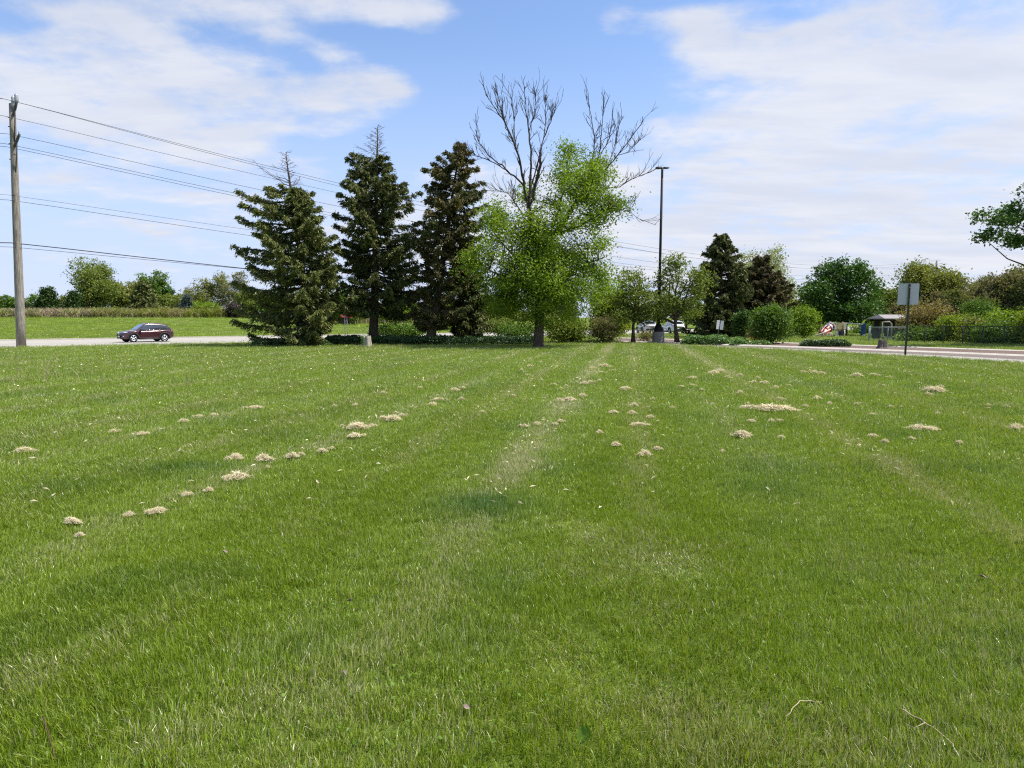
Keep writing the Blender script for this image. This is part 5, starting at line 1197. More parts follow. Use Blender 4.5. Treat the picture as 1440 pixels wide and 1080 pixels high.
# slide tube, seen from the side, running down to the exit
mb = MB(); path = np.array([gp(1168, 459), gp(1163, 461), gp(1157, 465), gp(1151, 469), gp(1146, 472)]); path[:, 1] -= np.linspace(0, 1.4, 5)
mb.tube(path, [0.42, 0.44, 0.44, 0.42, 0.36], 16); mb.build('slide_tube', M['play_red'], root)
mb = MB()
for i, r_ in ((0, 0.47), (1, 0.465)): mb.tube([path[i] + (path[i] - path[i + 1]) * 0.10, path[i] + (path[i + 1] - path[i]) * 0.32], [r_, r_], 16)
mb.tube(path + np.array([0, 0.05, 0.40]), [0.10, 0.12, 0.12, 0.10, 0.06], 8)
mb.build('slide_collar', M['play_white'], root)
mb = MB(); e = path[-1]; g0 = gp(1137, 473.6, -1.6)
mb.tube([e + [0, 0, -0.28], (e + g0) / 2 + [0, 0, -0.18], g0 + [0, 0, 0.05]], [0.10, 0.12, 0.08], 8); mb.build('slide_exit', M['play_white'], root)
# lattice barrier below the slide
mb = MB()
for py in (468.5, 471.2, 474.3): mb.tube([gp(1140 + (474.3 - py) * 3.2, py, -1.8), gp(1171, py, -1.8)], [0.045, 0.045], 6)
for px in (1143, 1148, 1153, 1158, 1163, 1168): mb.tube([gp(px, 474.3, -1.8), gp(px, max(468.3, 474.3 - (px - 1140) * 0.32), -1.8)], [0.03, 0.03], 5)
mb.tube([gp(1137, 474.2, -1.8), gp(1158, 468, -1.8), gp(1168, 463, -1.8)], [0.05, 0.05, 0.05], 6); mb.build('barrier_rail', M['play_cream'], root)
mb = MB(); c = gp(1171.6, 462); mb.box((c[0], Yg - 0.9, (zg(453.5) + zg(475)) / 2), (5.0 * kg, 0.08, zg(453.5) - zg(475)))
mb.build('end_panel', M['play_cream'], root)
mb = MB(); c = gp(1174.8, 458); mb.box((c[0], Yg - 1.0, zg(458.5)), (6.4 * kg, 0.08, 9 * kg)); mb.build('activity_panel', M['play_tan'], root)
mb = MB(); c = gp(1181.5, 458); mb.box((c[0], Yg - 1.0, zg(458.3)), (4.0 * kg, 0.08, 9.6 * kg)); mb.build('activity_panel', M['play_cream'], root)
mb = MB(); c = gp(1178.3, 458); mb.tube([(c[0], Yg - 0.95, -0.05), (c[0], Yg - 0.95, zg(452.5))], [0.11, 0.11], 8); mb.build('tower_post', M['play_brown'], root)
mb = MB(); c = gp(1176.5, 464); mb.box((c[0], Yg - 0.2, zg(464)), (13 * kg, 1.5, 0.10)); mb.build('deck', M['play_brown'], root)
mb = MB(); c = gp(1176.0, 470); mb.box((c[0], Yg - 0.95, (zg(465) + zg(475.4)) / 2), (6.2 * kg, 0.08, zg(465) - zg(475.4))); mb.build('climber_panel', M['play_navy'], root)
mb = MB(); c = gp(1180.6, 470); mb.tube([(c[0], Yg - 1.05, -0.05), (c[0], Yg - 1.05, zg(464))], [0.07, 0.07], 8); mb.build('tower_post', M['play_white'], root)
for dy_ in (0.5,):
    for px in (1171, 1181.5):
        mb = MB(); c = gp(px, 460); mb.tube([(c[0], Yg + dy_, -0.05), (c[0], Yg + dy_, zg(453))], [0.08, 0.08], 8); mb.build('tower_post', M['play_brown'], root)
mb = MB(); a = gp(1181, 454.3); b = gp(1209, 456.0); mb.tube([a + [0, -0.5, 0], b + [0, -0.5, 0]], [0.085, 0.085], 8); mb.tube([a + [0, 0.4, 0], b + [0, 0.4, 0]], [0.06, 0.06], 8)
for i in range(9):
    q = a + (b - a) * (i + .5) / 9; mb.tube([q + [0, -0.5, -0.02], q + [0, 0.4, -0.02]], [0.03, 0.03], 5)
mb.build('overhead_ladder', M['play_cream'], root)
for px in (1208, 1213):
    mb = MB(); c = gp(px, 460); mb.tube([(c[0], Yg - 0.5, -0.05), (c[0], Yg - 0.5, zg(454.5))], [0.08, 0.08], 8); mb.build('blue_post', M['play_blue'], root)
mb = MB(); c = gp(1210.5, 462); mb.box((c[0], Yg - 0.55, zg(463.5)), (5.2 * kg, 0.06, 15 * kg)); mb.build('blue_panel', M['play_blue'], root)
mb = MB(); c = gp(1211, 471); mb.box((c[0], Yg - 0.6, zg(471.3)), (2.2 * kg, 0.05, 3 * kg)); mb.build('notice', M['play_white'], root)
# ------------------------------------------------------------------ cars
def car_paint(name, c, rough=0.28, coat=1.0, metal=0.25):
    return pbr(name, c, rough, metal, var=0.04, scale=40, coat=coat, spec=0.5)
M['maroon'] = car_paint('maroon_paint', (0.060, 0.019, 0.023)); M['silver'] = car_paint('silver_paint', (0.50, 0.51, 0.53)); M['white_car'] = car_paint('white_car_paint', (0.74, 0.74, 0.74), metal=0)
M['glass'] = pbr('tinted_car_glass', (0.035, 0.042, 0.05), 0.05, var=0.02, spec=0.9, coat=1.0); M['screen'] = pbr('windscreen_glass', (0.16, 0.19, 0.22), 0.04, var=0.02, spec=1.0, coat=1.0)
M['tyre'] = pbr('tyre_rubber', (0.018, 0.018, 0.019), 0.85, spec=0.2); M['rim'] = pbr('alloy_rim', (0.62, 0.62, 0.63), 0.3, 0.85, var=0.05); M['plastic'] = pbr('black_trim', (0.022, 0.022, 0.024), 0.6)
M['lamp'] = pbr('headlamp_lens', (0.72, 0.74, 0.78), 0.08, spec=0.9, coat=1); M['tail'] = pbr('tail_lamp', (0.28, 0.012, 0.012), 0.15, spec=0.8, coat=1); M['chrome'] = pbr('chrome', (0.75, 0.75, 0.76), 0.12, 1.0, var=0.02)

def make_car(name, label, paint, loc, rz):
    root = thing(name, label, 'car', loc, None, True, rz)
    # x forward, y to the left side, wheels at +-1.29
    XW = (1.32, -1.28); RW = 0.355
    xs = np.concatenate([np.linspace(2.16, 2.0, 4), np.linspace(1.93, -1.95, 66), np.linspace(-2.0, -2.17, 4)])
    def topz(x): return np.interp(x, [-2.17, -2.05, -1.8, -1.2, 0.0, 0.75, 1.05, 1.5, 1.9, 2.08, 2.16], [0.92, 1.06, 1.10, 1.06, 1.02, 1.00, 1.03, 0.98, 0.90, 0.82, 0.72])
    def halfw(x): return np.interp(x, [-2.17, -2.05, -1.8, -1.2, 0, 1.2, 1.7, 2.0, 2.12, 2.16], [0.62, 0.78, 0.86, 0.90, 0.89, 0.90, 0.86, 0.74, 0.60, 0.50])
    def botz(x):
        b = np.interp(x, [-2.17, -2.0, -1.7, 1.75, 2.0, 2.16], [0.46, 0.34, 0.27, 0.25, 0.27, 0.36])
        for cx in XW:
            q = 0.425 ** 2 - (x - cx) ** 2; b = np.where(q > 0, np.maximum(b, RW + np.sqrt(np.maximum(q, 0))), b)
        return b
    T, Wd, B = topz(xs), halfw(xs), botz(xs)
    rows = []
    for x, tp, hw, bt in zip(xs, T, Wd, B):
        d = tp - bt; arch = bt > 0.5
        pr = [(0, bt), (hw * 0.88, bt), (hw * 0.985, bt + 0.05 * d), (hw * 1.0, bt + 0.26 * d), (hw * (0.975 if not arch else 0.99), bt + 0.45 * d), (hw * 0.985, bt + 0.68 * d), (hw * 0.945, bt + 0.90 * d), (hw * 0.86, tp - 0.012), (hw * 0.55, tp + 0.012), (0, tp + 0.022)]
        rows.append([(x, y, z) for y, z in pr] + [(x, -y, z) for y, z in pr[-2:0:-1]])
    v = np.array(rows); nS, nP = v.shape[:2]
    i = np.arange(nS - 1)[:, None] * nP; j = np.arange(nP)[None]; k = (j + 1) % nP
    mb = MB(); mb.add(v.reshape(-1, 3), [np.stack([i + j, i + nP + j, i + nP + k, i + k], -1).reshape(-1, 4), np.arange(nP)[::-1].reshape(1, -1), (np.arange(nP) + (nS - 1) * nP).reshape(1, -1)], smooth=True)
    body = mb
    # greenhouse
    gx_ = np.linspace(1.02, -1.98, 46)
    roof = lambda x: np.interp(x, [-1.98, -1.85, -1.55, -1.0, -0.3, 0.05, 0.30, 1.02], [1.09, 1.24, 1.50, 1.585, 1.625, 1.61, 1.54, 1.02])
    bw = lambda x: np.interp(x, [-1.98, -1.6, -0.5, 0.5, 1.02], [0.70, 0.77, 0.80, 0.79, 0.74])
    def side(x, f):  # f 0 belt .. 1 roof edge
        zb = topz(x) - 0.015; zr_ = np.maximum(roof(x) - 0.05, zb + 0.004); tuck = 0.19 * (zr_ - zb) / 0.55
        return bw(x) - tuck * f ** 1.25, zb + (zr_ - zb) * f
    rows = []
    for x in gx_:
        pr = [(0.0, topz(x) - 0.05)] + [side(x, f) for f in (0, .33, .66, 1.0)]; y1, z1 = pr[-1]
        pr += [(y1 * 0.93, roof(x) - 0.012), (y1 * 0.6, roof(x) + 0.008), (0, roof(x) + 0.015)]
        rows.append([(x, y, z) for y, z in pr] + [(x, -y, z) for y, z in pr[-2:0:-1]])
    v = np.array(rows); nS, nP = v.shape[:2]; i = np.arange(nS - 1)[:, None] * nP; j = np.arange(nP)[None]; k = (j + 1) % nP
    mb.add(v.reshape(-1, 3), [np.stack([i + j, i + nP + j, i + nP + k, i + k], -1).reshape(-1, 4), (np.arange(nP) + (nS - 1) * nP).reshape(1, -1)], smooth=True)
    body.build('body', M[paint], root)
    for sgn in (1, -1):
        mb = MB(); V = []
        for x in np.linspace(0.70, -1.70, 24):
            for f in np.linspace(0.04, 0.93, 5):
                y, z = side(x, f); V.append((x, sgn * (y + 0.003), z + 0.001))
        ii = np.arange(23)[:, None] * 5 + np.arange(4)[None]; mb.add(V, np.stack([ii, ii + 5, ii + 6, ii + 1], -1).reshape(-1, 4), smooth=True); mb.build('window_surround', M['plastic'], root)
    # side windows follow the greenhouse, a few millimetres proud
    for sgn in (1, -1):
        for xa, xb, ft, nm in ((0.62, -0.22, 0.90, 'window'), (-0.28, -0.98, 0.90, 'window'), (-1.04, -1.62, 0.86, 'window')):
            mb = MB(); q = np.linspace(xa, xb, 12); V = []
            for x in q:
                for f in np.linspace(0.10, ft, 5):
                    y, z = side(x, f); V.append((x, sgn * (y + 0.006), z + 0.002))
            ii = np.arange(11)[:, None] * 5 + np.arange(4)[None]; fc = np.stack([ii, ii + 5, ii + 6, ii + 1], -1).reshape(-1, 4)
            mb.add(V, fc if sgn > 0 else fc[:, ::-1], smooth=True); mb.build(nm, M['glass'], root)
    for nm, xa, xb, mt in (('windscreen', 0.97, 0.36, 'screen'), ('rear_window', -1.60, -1.92, 'glass')):
        mb = MB(); V = []
        for x in np.linspace(xa, xb, 8):
            yw = side(x, 1.0)[0] * 0.90
            for f in np.linspace(-1, 1, 9): V.append((x, f * yw, roof(x) + 0.018 - 0.02 * abs(f) ** 3 + (0.006)))
        ii = np.arange(7)[:, None] * 9 + np.arange(8)[None]; mb.add(V, np.stack([ii, ii + 9, ii + 10, ii + 1], -1).reshape(-1, 4), smooth=True); mb.build(nm, M[mt], root)
    for sgn in (1, -1):
        # arches and sills in black trim
        mb = MB()
        for cx in XW:
            a = np.linspace(-0.12, PI + 0.12, 15); yy = sgn * (halfw(cx) + 0.004)
            mb.tube(np.stack([cx + np.cos(a) * 0.445, np.full(15, yy), RW + np.sin(a) * 0.445], 1), 0.055, 6)
        mb.tube([(0.86, sgn * 0.885, 0.29), (-0.82, sgn * 0.885, 0.29)], [0.075, 0.075], 6); mb.build('cladding', M['plastic'], root)
        mb = MB(); mb.box((0.70, sgn * 0.98, 1.07), (0.16, 0.20, 0.13), taper=0.8); mb.bar((0.68, sgn * 0.80, 1.02), (0.70, sgn * 0.93, 1.05), 0.025); mb.build('mirror', M['plastic'], root)
        for x in (0.02, -0.90):
            mb = MB(); mb.bar((x - 0.10, sgn * (halfw(x) * 0.975 + 0.014), 0.86), (x + 0.08, sgn * (halfw(x) * 0.975 + 0.014), 0.865), 0.014); mb.build('door_handle', M['chrome'], root)
        mb = MB()
        for x in (-0.25, -1.0, 0.82):
            zs = np.linspace(0.36, 0.98, 8); mb.tube([(x - (0.2 * max(0, (0.6 - z)) if x < -0.9 else 0), sgn * (halfw(x) * np.interp((z - 0.27) / 0.75, [0, .26, .45, .68, .9, 1], [.985, 1.0, .975, .985, .945, .9]) + 0.0015), z) for z in zs], 0.006, 4)
        mb.build('door_seam', M['plastic'], root)
        mb = MB(); mb.tube([(0.70, sgn * 0.80, 1.035), (0.2, sgn * 0.815, 1.045), (-0.9, sgn * 0.81, 1.075), (-1.6, sgn * 0.785, 1.115)], 0.005, 5); mb.build('chrome_strip', M['chrome'], root)
        mb = MB(); mb.tube([(0.18, sgn * 0.60, 1.600), (-0.4, sgn * 0.60, 1.640), (-1.2, sgn * 0.57, 1.592)], 0.018, 6); mb.build('roof_rail', M['steel_grey'], root)
        mb = MB(); mb.tube([(2.06, sgn * 0.52, 0.80), (1.96, sgn * 0.66, 0.835), (1.76, sgn * 0.80, 0.875)], [0.035, 0.05, 0.02], 8); mb.build('headlight', M['lamp'], root)
        mb = MB(); mb.tube([(2.08, sgn * 0.55, 0.52), (2.0, sgn * 0.68, 0.52)], [0.05, 0.05], 8); mb.build('fog_light', M['lamp'], root)
        mb = MB(); mb.tube([(-2.10, sgn * 0.55, 1.0), (-2.04, sgn * 0.72, 1.005), (-1.86, sgn * 0.84, 1.01)], [0.05, 0.055, 0.02], 8); mb.build('tail_light', M['tail'], root)
    mb = MB(); mb.box((2.13, 0, 0.66), (0.10, 0.92, 0.22), taper=0.9); mb.build('grille', M['plastic'], root)
    mb = MB(); mb.box((2.16, 0, 0.74), (0.06, 0.70, 0.025)); mb.tube([(2.19, 0.10, 0.70), (2.19, 0, 0.76), (2.19, -0.10, 0.70), (2.19, 0, 0.64), (2.19, 0.10, 0.70)], 0.014, 5); mb.build('chrome_bar', M['chrome'], root)
    mb = MB(); mb.box((2.11, 0, 0.40), (0.14, 1.05, 0.16), taper=0.85); mb.build('front_bumper', M['plastic'], root)
    mb = MB(); mb.box((-2.12, 0, 0.52), (0.14, 1.25, 0.24), taper=0.9); mb.build('rear_bumper', M['plastic'], root)
    mb = MB(); mb.box((2.195, 0, 0.50), (0.015, 0.40, 0.12)); mb.build('number_plate', M['white_paint'], root)
    mb = MB(); mb.box((-1.75, 0, 1.55), (0.34, 1.12, 0.035)); mb.build('spoiler', M[paint], root)
    mb = MB(); mb.box((0, 0, 0.36), (3.7, 1.35, 0.22)); mb.build('underbody', M['plastic'], root)
    for cx in XW:
        for sgn in (1, -1):
            wroot = None
            mb = MB(); y0 = sgn * 0.78
            mb.lathe([(0.245, -0.10), (0.30, -0.115), (0.345, -0.095), (0.355, -0.06), (0.355, 0.06), (0.345, 0.095), (0.30, 0.115), (0.245, 0.10), (0.245, -0.10)], (cx, y0, RW), 'Y', 32)
            ty = mb.build('wheel', M['tyre'], root)
            mb = MB(); yo = y0 + sgn * 0.085
            mb.lathe([(0.252, -0.02), (0.252, 0.02), (0.222, 0.022), (0.215, -0.02)], (cx, yo, RW), 'Y', 28)
            for q in range(5):
                a = q * 2 * PI / 5 + 0.3
                for da, wd_ in ((-0.15, 0.024), (0.15, 0.024)): mb.tube([(cx + 0.035 * math.cos(a), yo, RW + 0.035 * math.sin(a)), (cx + 0.235 * math.cos(a + da), yo, RW + 0.235 * math.sin(a + da))], [0.034, wd_], 5)
            mb.lathe([(0.0, 0.03 * sgn), (0.05, 0.026 * sgn), (0.06, 0)], (cx, yo, RW), 'Y', 12)
            rm = mb.build('rim', M['rim'], root); rm.parent = ty
            mb = MB(); mb.lathe([(0.0, 0), (0.24, 0)], (cx, y0 + sgn * 0.02, RW), 'Y', 20); dk = mb.build('brake_disc', M['plastic'], root); dk.parent = ty
    return root
A_HEAD = math.atan2(-0.669, -0.743) + math.radians(7)
def on_road(px, py):
    # meet the sight line with the sloping road
    lo = 30.0; hi = 120.0
    for _ in range(50):
        md_ = (lo + hi) / 2; q = P(px, py, md_)
        if q[2] > ter(q[0], q[1]) + 0.02: lo = md_
        else: hi = md_
    q = P(px, py, lo); q[2] = float(ter(q[0], q[1])) + 0.02; return q
cl = on_road(205, 480.6); cl[2] += 0.0
car = make_car('car', 'maroon compact SUV driving along the pale road', 'maroon', cl, A_HEAD); car.scale = (0.85, 0.85, 0.85)
cl2 = on_road(909, 468.6)
make_car('car', 'silver car seen through the gap beside the concrete lamp base', 'silver', cl2, math.atan2(0.669, 0.743) + 0.9)
cl3 = on_road(946, 469.5)
make_car('car', 'white car mostly hidden behind the small open-crowned tree', 'white_car', cl3, math.atan2(0.669, 0.743) + 0.95)

# ------------------------------------------------------------------ dried grass clumps on the lawn
rng = np.random.default_rng(303)
def clump_lump(mb, r0, seed, n, ox, oy, sc):
    a = r0.random(n) * 2 * PI; r = np.sqrt(r0.random(n)) * (0.9 + 0.25 * np.sin(a * 3 + seed)); el_ = 0.9
    x, y = r * np.cos(a), r * np.sin(a) * 0.8
    hgt = np.maximum(0, 1 - r ** 2) ** 0.6 * (0.55 + 0.6 * fnoise(x * 2.2 + 9, y * 2.2 + seed, seed)) 
    z = hgt * r0.uniform(0.3, 1.0, n) * 0.55
    th = r0.normal(size=n) * 0.9 + a + (PI / 2 if seed % 2 else 0.3)
    ln = r0.uniform(0.35, 0.95, n) + (r0.random(n) < 0.14) * r0.uniform(0.2, 0.6, n); d = np.stack([np.cos(th), np.sin(th), r0.normal(size=n) * 0.35 - 0.15], 1); d = unit(d)
    c = np.stack([x, y, z], 1); s_ = np.cross(d, np.array([0, 0, 1.0])); s_ = unit(s_ + np.array([0, 0, 0.5]) * r0.normal(size=(n, 1))); wv = s_ * r0.uniform(0.012, 0.028, (n, 1))
    sagv = np.array([0, 0, -0.10]) * r0.random((n, 1))
    p0 = c - d * ln[:, None] / 2 + sagv; p1 = c; p2 = c + d * ln[:, None] / 2 + sagv
    for q in (p0, p2): q[:, 2] = np.maximum(q[:, 2], 0.015)
    v = np.stack([p0 - wv * .5, p0 + wv * .5, p1 + wv, p1 - wv, p2 + wv * .4, p2 - wv * .4], 1).reshape(-1, 3); b = np.arange(n)[:, None] * 6
    v = v * sc + np.array([ox, oy, 0]); mb.add(v, np.concatenate([b + np.array([[0, 1, 2, 3]]), b + np.array([[3, 2, 4, 5]])]), np.repeat(r0.random(n), 6))
    # dark soil and thatch holding the clump together
    u_, v_ = np.meshgrid(np.linspace(0, 2 * PI, 15)[:-1], np.linspace(0.05, 1, 5)); hh = np.maximum(0, 1 - v_ ** 2) ** 0.7 * 0.30
    V = np.stack([v_ * 0.55 * np.cos(u_), v_ * 0.42 * np.sin(u_), hh * 0.8 + 0.01], -1).reshape(-1, 3) + r0.normal(size=(70, 3)) * 0.03; V[:, 2] = np.maximum(V[:, 2], 0)
    i = np.arange(4)[:, None] * 14; j = np.arange(14)[None]; k = (j + 1) % 14
    V = V * sc + np.array([ox, oy, 0])
    mb.add(V, [np.stack([i + j, i + k, i + 14 + k, i + 14 + j], -1).reshape(-1, 4), np.arange(14).reshape(1, -1)], 0.1, mat=1)
def clump_mesh(seed):
    r0 = np.random.default_rng(seed); mb = MB(); k = 2 + seed % 3
    for q in range(k):
        sc = r0.uniform(0.62, 0.85) if q == 0 else r0.uniform(0.28, 0.55)
        clump_lump(mb, r0, seed * 7 + q, int(760 * sc), r0.uniform(-0.3, 0.3) if q == 0 else r0.uniform(0.35, 0.75) * (1 if q % 2 else -1), r0.uniform(-0.25, 0.25) if q == 0 else r0.uniform(-0.5, 0.5), sc)
    n = 60; a = r0.random(n) * 2 * PI; r = 0.5 + r0.random(n) * 0.7
    cards(mb, np.stack([r * np.cos(a), r * 0.7 * np.sin(a), 0.03 + 0.05 * r0.random(n)], 1), 0.22, r0, 0.2, 1.0)
    return mb
protos = [clump_mesh(i).build('grass_clump', [M['straw'], M['soil']]) for i in range(10)]
used = set()
CG = 'dried grass clumps scattered over the lawn'
big = {(105, 742): 'pointed wedge-shaped dried grass clump nearest the viewer on the road side', (38, 640): 'flat thin dried grass clump at the frame edge on the road side', (222, 727): 'ragged dried grass clump with loose straws, second along the nearest row',
       (335, 678): 'largest arched dried grass clump with a dark hollow, on the road side of the lawn', (331, 651): 'rounded dried grass clump directly behind the largest arched clump', (373, 652): 'pale bushy dried grass clump with one stalk sticking out', (410, 648): 'split dried grass clump just beyond the pale bushy clump',
       (505, 605): 'jagged dried grass clump at the back of a close pair in mid lawn', (502, 618): 'smooth pale dried grass clump at the front of a close pair in mid lawn', (553, 594): 'peaked dried grass clump flanked by two little ones',
       (1043, 617): 'domed dried grass clump with a dark underside in front of the longest windrow', (1078, 579): 'longest windrow of dried grass lying on the lawn', (1295, 608): 'slanting long dried grass clump on the drive side of the lawn', (1425, 606): 'grey dried grass clump at the frame edge on the drive side',
       (907, 645): 'fuzzy light dried grass clump nearest the viewer in the middle rows', (867, 631): 'dark round dried grass clump in the middle of the lawn', (862, 584): 'tall dark-sided dried grass clump in the middle of the lawn', (900, 602): 'reddish tan flat dried grass clump in the middle rows',
       (355, 577): 'long flat streak of dried grass on the road side of the lawn', (1315, 553): 'flat branching dried grass clump far out on the drive side', (607, 573): 'dried grass clump heading a loose trail in mid lawn', (620, 566): 'loose crumbly dried grass trail behind another clump'}
allc = [(105, 742, 32), (38, 640, 24), (222, 727, 24), (335, 678, 38), (331, 651, 20), (373, 652, 24), (410, 648, 20), (505, 605, 26), (502, 618, 20), (553, 594, 20), (1043, 617, 26), (1078, 579, 52), (1295, 608, 32), (1425, 606, 22), (907, 645, 17), (867, 631, 13), (862, 584, 14), (900, 602, 22), (355, 577, 22), (1315, 553, 24), (607, 573, 13), (620, 566, 18),
        (160, 612, 14), (183, 732, 16), (262, 703, 13), (293, 697, 13), (112, 762, 14), (455, 640, 14), (465, 636, 8), (424, 645, 9), (376, 664, 7), (300, 588, 10), (280, 590, 12), (258, 597, 14), (200, 615, 12), (540, 556, 9), (482, 604, 8), (540, 592, 11), (568, 588, 11), (557, 585, 7), (640, 552, 14), (650, 549, 8), (678, 583, 7), (500, 573, 8), (523, 604, 10), (648, 565, 9), (471, 575, 9), (590, 548, 7),
        (740, 604, 10), (732, 604, 8), (755, 601, 11), (790, 597, 10), (781, 601, 9), (788, 567, 14), (800, 566, 14), (820, 560, 11), (822, 542, 12), (832, 541, 10), (788, 550, 8), (796, 546, 6), (842, 538, 8), (835, 520, 9), (850, 517, 14), (858, 518, 8), (843, 613, 9), (888, 585, 12), (914, 591, 11), (925, 637, 12), (890, 573, 11), (880, 550, 14), (918, 565, 7), (862, 523, 7), (845, 526, 8), (760, 511, 7), (745, 517, 8), (733, 523, 7), (742, 530, 7), (778, 544, 8), (760, 537, 7), (722, 560, 6),
        (958, 547, 10), (987, 551, 6), (973, 534, 14), (1003, 527, 18), (1012, 524, 12), (1040, 531, 9), (1023, 533, 8), (1097, 565, 11), (1050, 571, 7), (1057, 597, 10), (1085, 597, 10), (1097, 596, 8), (1075, 541, 12), (1090, 548, 10), (1060, 540, 8), (1040, 556, 10), (1066, 534, 7), (1130, 526, 9), (1143, 526, 12), (1155, 528, 10), (1205, 531, 16), (1230, 530, 12), (1250, 533, 9), (1165, 571, 9), (1150, 564, 11), (1133, 575, 8), (1322, 547, 10), (1306, 558, 9), (1283, 622, 9), (1228, 619, 12), (1243, 626, 10), (1225, 587, 9), (1252, 576, 8), (1267, 576, 6), (1348, 628, 9), (1390, 574, 8), (1415, 576, 8), (1390, 578, 5), (1318, 585, 6), (1205, 572, 6), (1100, 577, 8), (975, 545, 8), (1110, 545, 6), (1015, 640, 9), (1098, 620, 9), (945, 577, 6), (1242, 545, 6)]
for i, (px, py, wpx) in enumerate(allc):
    c = G(px, py); sc_ = wpx * 0.55 * c[1] / F
    kk = i % 10
    o = protos[kk] if kk not in used else protos[kk].copy()
    if kk in used: C.objects.link(o)
    used.add(kk)
    far = c[1] > 9
    long_ = (px, py) in ((1078, 579), (355, 577), (1295, 608), (900, 602), (105, 742), (620, 566))
    sy = sc_ * (1.5 if far else 1.1) * (0.55 if long_ else 1)
    o.location = (c[0], c[1], 0.05); o.scale = (sc_ * (1.15 if long_ else 1), min(sy, 0.5), min(0.36, sc_ * (0.7 if long_ else 1.15) * rng.uniform(0.75, 1.15) + 0.04))
    o.rotation_euler = (0, 0, rng.uniform(-0.35, 0.35) + (PI if rng.random() < .5 else 0) + (-0.5 if (px, py) in ((105, 742), (1295, 608), (1078, 579)) else 0))
    lb_ = big.get((px, py))
    if lb_ is None:
        lb_ = 'small scrap of dried grass lying among the mowing streaks' if wpx <= 10 else 'medium dried grass tuft lying loose along the mowing streaks'
    tag(o, lb_, 'grass clump', CG)
# loose clippings: countless tiny straws along the mowing tracks
n = 26000; x = rng.uniform(-16, 24, n); y = rng.uniform(6, 44, n) ; kp = (np.abs(x) < 0.78 * y) & in_lawn(x, y) & (rng.random(n) < streak(x, y) * 1.1 + 0.02); x, y = x[kp], y[kp]
mb = MB(); cards(mb, np.stack([x, y, 0.05 + 0.05 * rng.random(len(x))], 1), 0.055 * (1 + y / 40), rng, 0.28, 0.8)
o = mb.build('clippings', M['straw']); o['category'] = 'clippings'; kind(o, 'stuff', 'tiny dried grass clippings strewn along the mowing tracks')
# clover and small broad leaves mixed into the near turf
n = 9000; y = 2.0 + rng.random(n) ** 1.3 * 9; x = rng.uniform(-1, 1, n) * (0.8 * y + 1); kp = rng.random(n) < np.clip(fnoise(x * 1.9, y * 1.9, 55) * 4.5 - 2.4, 0.02, 1); x, y = x[kp], y[kp]
mb = MB(); cards(mb, np.stack([x, y, 0.025 + 0.03 * rng.random(len(x))], 1), 0.021, rng, 0.85, 0.9)
o = mb.build('clover', M['broad_leaf']); o['category'] = 'clover'; kind(o, 'stuff', 'small clover leaves mixed into the near lawn')
# dandelion heads and seed clocks
n = 620; px = rng.uniform(0, 1440, n); yy = rng.uniform(16, 100, n); x = (px - 720) / F * yy; kp = in_lawn(x, yy) & ((px < 560) | (rng.random(n) < 0.25)) ; x, yy = x[kp], yy[kp]
M['seed'] = pbr('dandelion_heads', (0.62, 0.60, 0.42), 0.9, c2=(0.62, 0.52, 0.10), scale=0.6)
mb = MB()
for a, b in zip(x, yy):
    r_ = 0.022 * (1 + b / 60) * rng.uniform(0.7, 1.3); c = np.array([a, b, float(ter(a, b)) + 0.09 + 0.06 * rng.random()])
    mb.add(c + r_ * np.array([[1, 0, 0], [-1, 0, 0], [0, 1, 0], [0, -1, 0], [0, 0, .8], [0, 0, -.8]]), np.array([[0, 2, 4], [2, 1, 4], [1, 3, 4], [3, 0, 4], [2, 0, 5], [1, 2, 5], [3, 1, 5], [0, 3, 5]]))
o = mb.build('dandelions', M['seed']); o['category'] = 'flowers'; kind(o, 'stuff', 'white and yellow dandelion heads dotted over the grass')
# dry stalks
n = 90; px = np.concatenate([rng.uniform(0, 320, 60), rng.normal(68, 9, 14), rng.normal(25, 6, 16)]); yy = G(0, 525)[1] * rng.uniform(0.75, 1.4, n); x = (px - 720) / F * yy
mb = MB(); upright(mb, x, yy, ter(x, yy), rng.uniform(0.15, 0.5, n), 0.02, rng, 0.35); o = mb.build('dry_stalks', M['brush_tan']); o['category'] = 'stalks'; kind(o, 'stuff', 'thin dry stalks standing in the grass near the road')
# fallen leaves, twigs and a weed near the viewer
def dead_leaf(label, px, py, wpx, rz, tilt):
    c = G(px, py); s_ = wpx * c[1] / F * 0.5; mb = MB(); n_ = 9; V = []
    for i in range(n_):
        f = i / (n_ - 1) * 2 - 1; w_ = 0.62 * (1 - f * f) ** 0.7 + 0.02
        for q in (-1, -0.5, 0, 0.5, 1): V.append((f, q * w_ + 0.06 * math.sin(f * 7 + q * 5), 0.28 * abs(q) ** 1.6 * (1 - 0.4 * f) + 0.22 * f * f + 0.05 * math.sin(q * 9 + f * 4)))
    ii = np.arange(n_ - 1)[:, None] * 5 + np.arange(4)[None]; mb.add(np.array(V) * s_, np.stack([ii, ii + 5, ii + 6, ii + 1], -1).reshape(-1, 4), smooth=True)
    mb.tube(np.array([(-1.0, 0, 0.2), (-1.25, 0.05, 0.22), (-1.5, 0.02, 0.15)]) * s_, [0.03 * s_, 0.025 * s_, 0.02 * s_], 5)
    o = mb.build('dead_leaf', M['dead_leaf']); o.location = (c[0], c[1], 0.055); o.rotation_euler = (tilt, 0.25, rz); tag(o, label, 'leaf', 'fallen leaves in the near grass')
dead_leaf('curled brown dead leaf in the longer grass near the bottom centre', 655, 1012, 13, 0.5, 0.5)
dead_leaf('brown dead leaf standing on edge between mown tufts', 484, 963, 14, 1.4, 0.9)
dead_leaf('grey-brown dead leaf lying flat farthest from the viewer', 492, 858, 13, 2.2, 0.2)
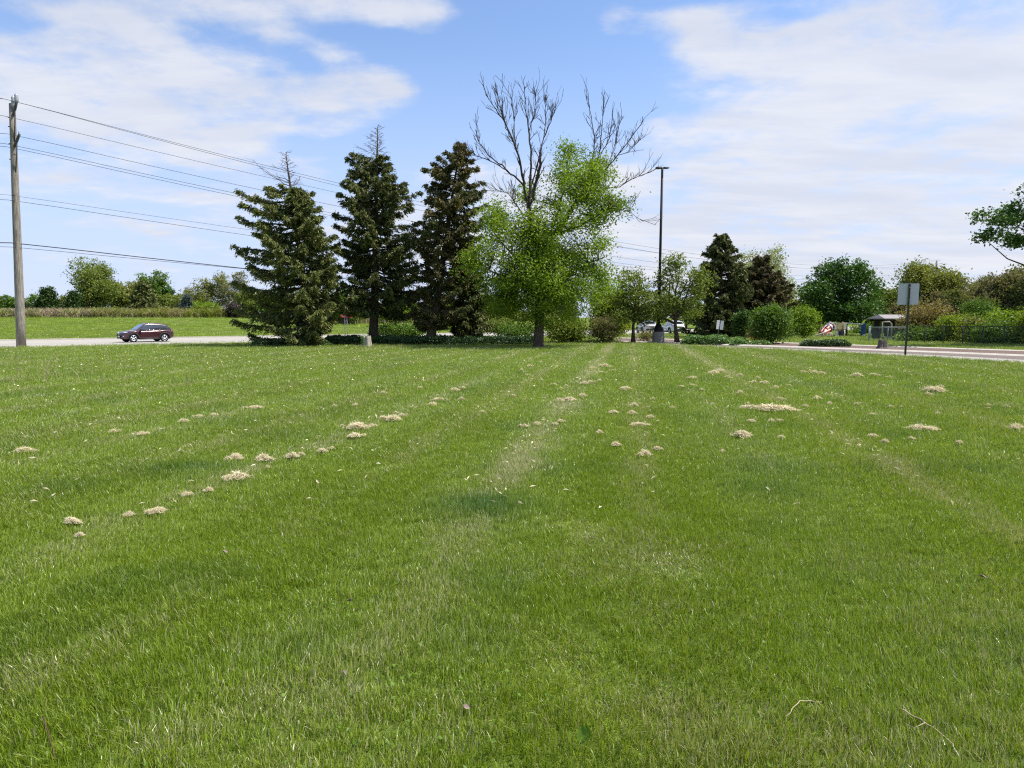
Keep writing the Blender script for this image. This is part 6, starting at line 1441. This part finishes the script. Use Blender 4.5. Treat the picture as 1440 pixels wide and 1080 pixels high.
dead_leaf('small dark dead leaf on the drive side of the near lawn', 1382, 823, 12, 0.1, 0.2)
dead_leaf('little dark leaf in the near grass on the road side', 317, 787, 9, 0.9, 0.4)
def twig(label, pts, r, mat='twig_pale', forks=()):
    mb = MB(); a = np.array([G(x_, y_) + [0, 0, z_] for x_, y_, z_ in pts]); tt = np.linspace(0, 1, len(a)); q = np.linspace(0, 1, len(a) * 3)
    a = np.stack([np.interp(q, tt, a[:, c]) for c in range(3)], 1); a[1:-1] += rng.normal(size=(len(a) - 2, 3)) * 0.002; mb.tube(a, np.linspace(r, r * 0.5, len(a)), 6)
    for f in forks:
        b = np.array([G(x_, y_) + [0, 0, z_] for x_, y_, z_ in f]); mb.tube(b, np.linspace(r * 0.7, r * 0.4, len(b)), 5)
    tag(mb.build('twig', M[mat]), label, 'twig', 'twigs lying in the near grass')
twig('thin reddish twig poking out of the grass in the bottom corner', [(62, 1040, .10), (70, 1060, .07), (80, 1082, .04)], 0.003, 'twig_red')
twig('pale forked twig lying in the grass near the bottom edge', [(1262, 1010, .045), (1300, 1034, .055), (1330, 1050, .04), (1346, 1070, .03)], 0.003, 'twig_straw', [[(1300, 1034, .055), (1285, 1040, .05), (1272, 1032, .045)]])
twig('thin pale stalk arching through the grass above the forked twig', [(1105, 1020, .04), (1125, 1003, .06), (1155, 1001, .045)], 0.0022, 'twig_straw')
wc = G(820, 1056)
root = thing('broadleaf_weed', 'single broad-leaved weed standing in the grass near the bottom edge', 'weed', wc)
for (dx, dy_, ln, tw_) in ((0, 0, 0.085, 0.2), (0.02, 0.05, 0.06, 1.3), (-0.05, 0.03, 0.055, 2.6)):
    mb = MB(); n_ = 8; V = []; u_ = np.array([math.cos(tw_), math.sin(tw_), 0]); s_ = np.array([-u_[1], u_[0], 0]) if tw_ != 0.2 else np.array([1, 0, 0])
    for i in range(n_):
        f = i / (n_ - 1); w_ = 0.036 * math.sin(PI * min(1, f * 0.92 + 0.06)) ** 0.8 * ln / 0.13
        base = wc + np.array([dx, dy_, 0.0]) + np.array([0, 0.25 * ln * f, 0.02 + ln * f * 0.95])
        for q in (-1, 0, 1): V.append(base + s_ * q * w_ + np.array([0, -0.008 * abs(q), 0]))
    ii = np.arange(n_ - 1)[:, None] * 3 + np.arange(2)[None]; mb.add(V, np.stack([ii, ii + 3, ii + 4, ii + 1], -1).reshape(-1, 4), smooth=True); mb.build('leaf', M['broad_leaf'], root)
for o in LOCALS: del o['_local']
print('objects', len(SC.objects), 'tris', sum(len(o.data.polygons) for o in SC.objects if o.type == 'MESH'))
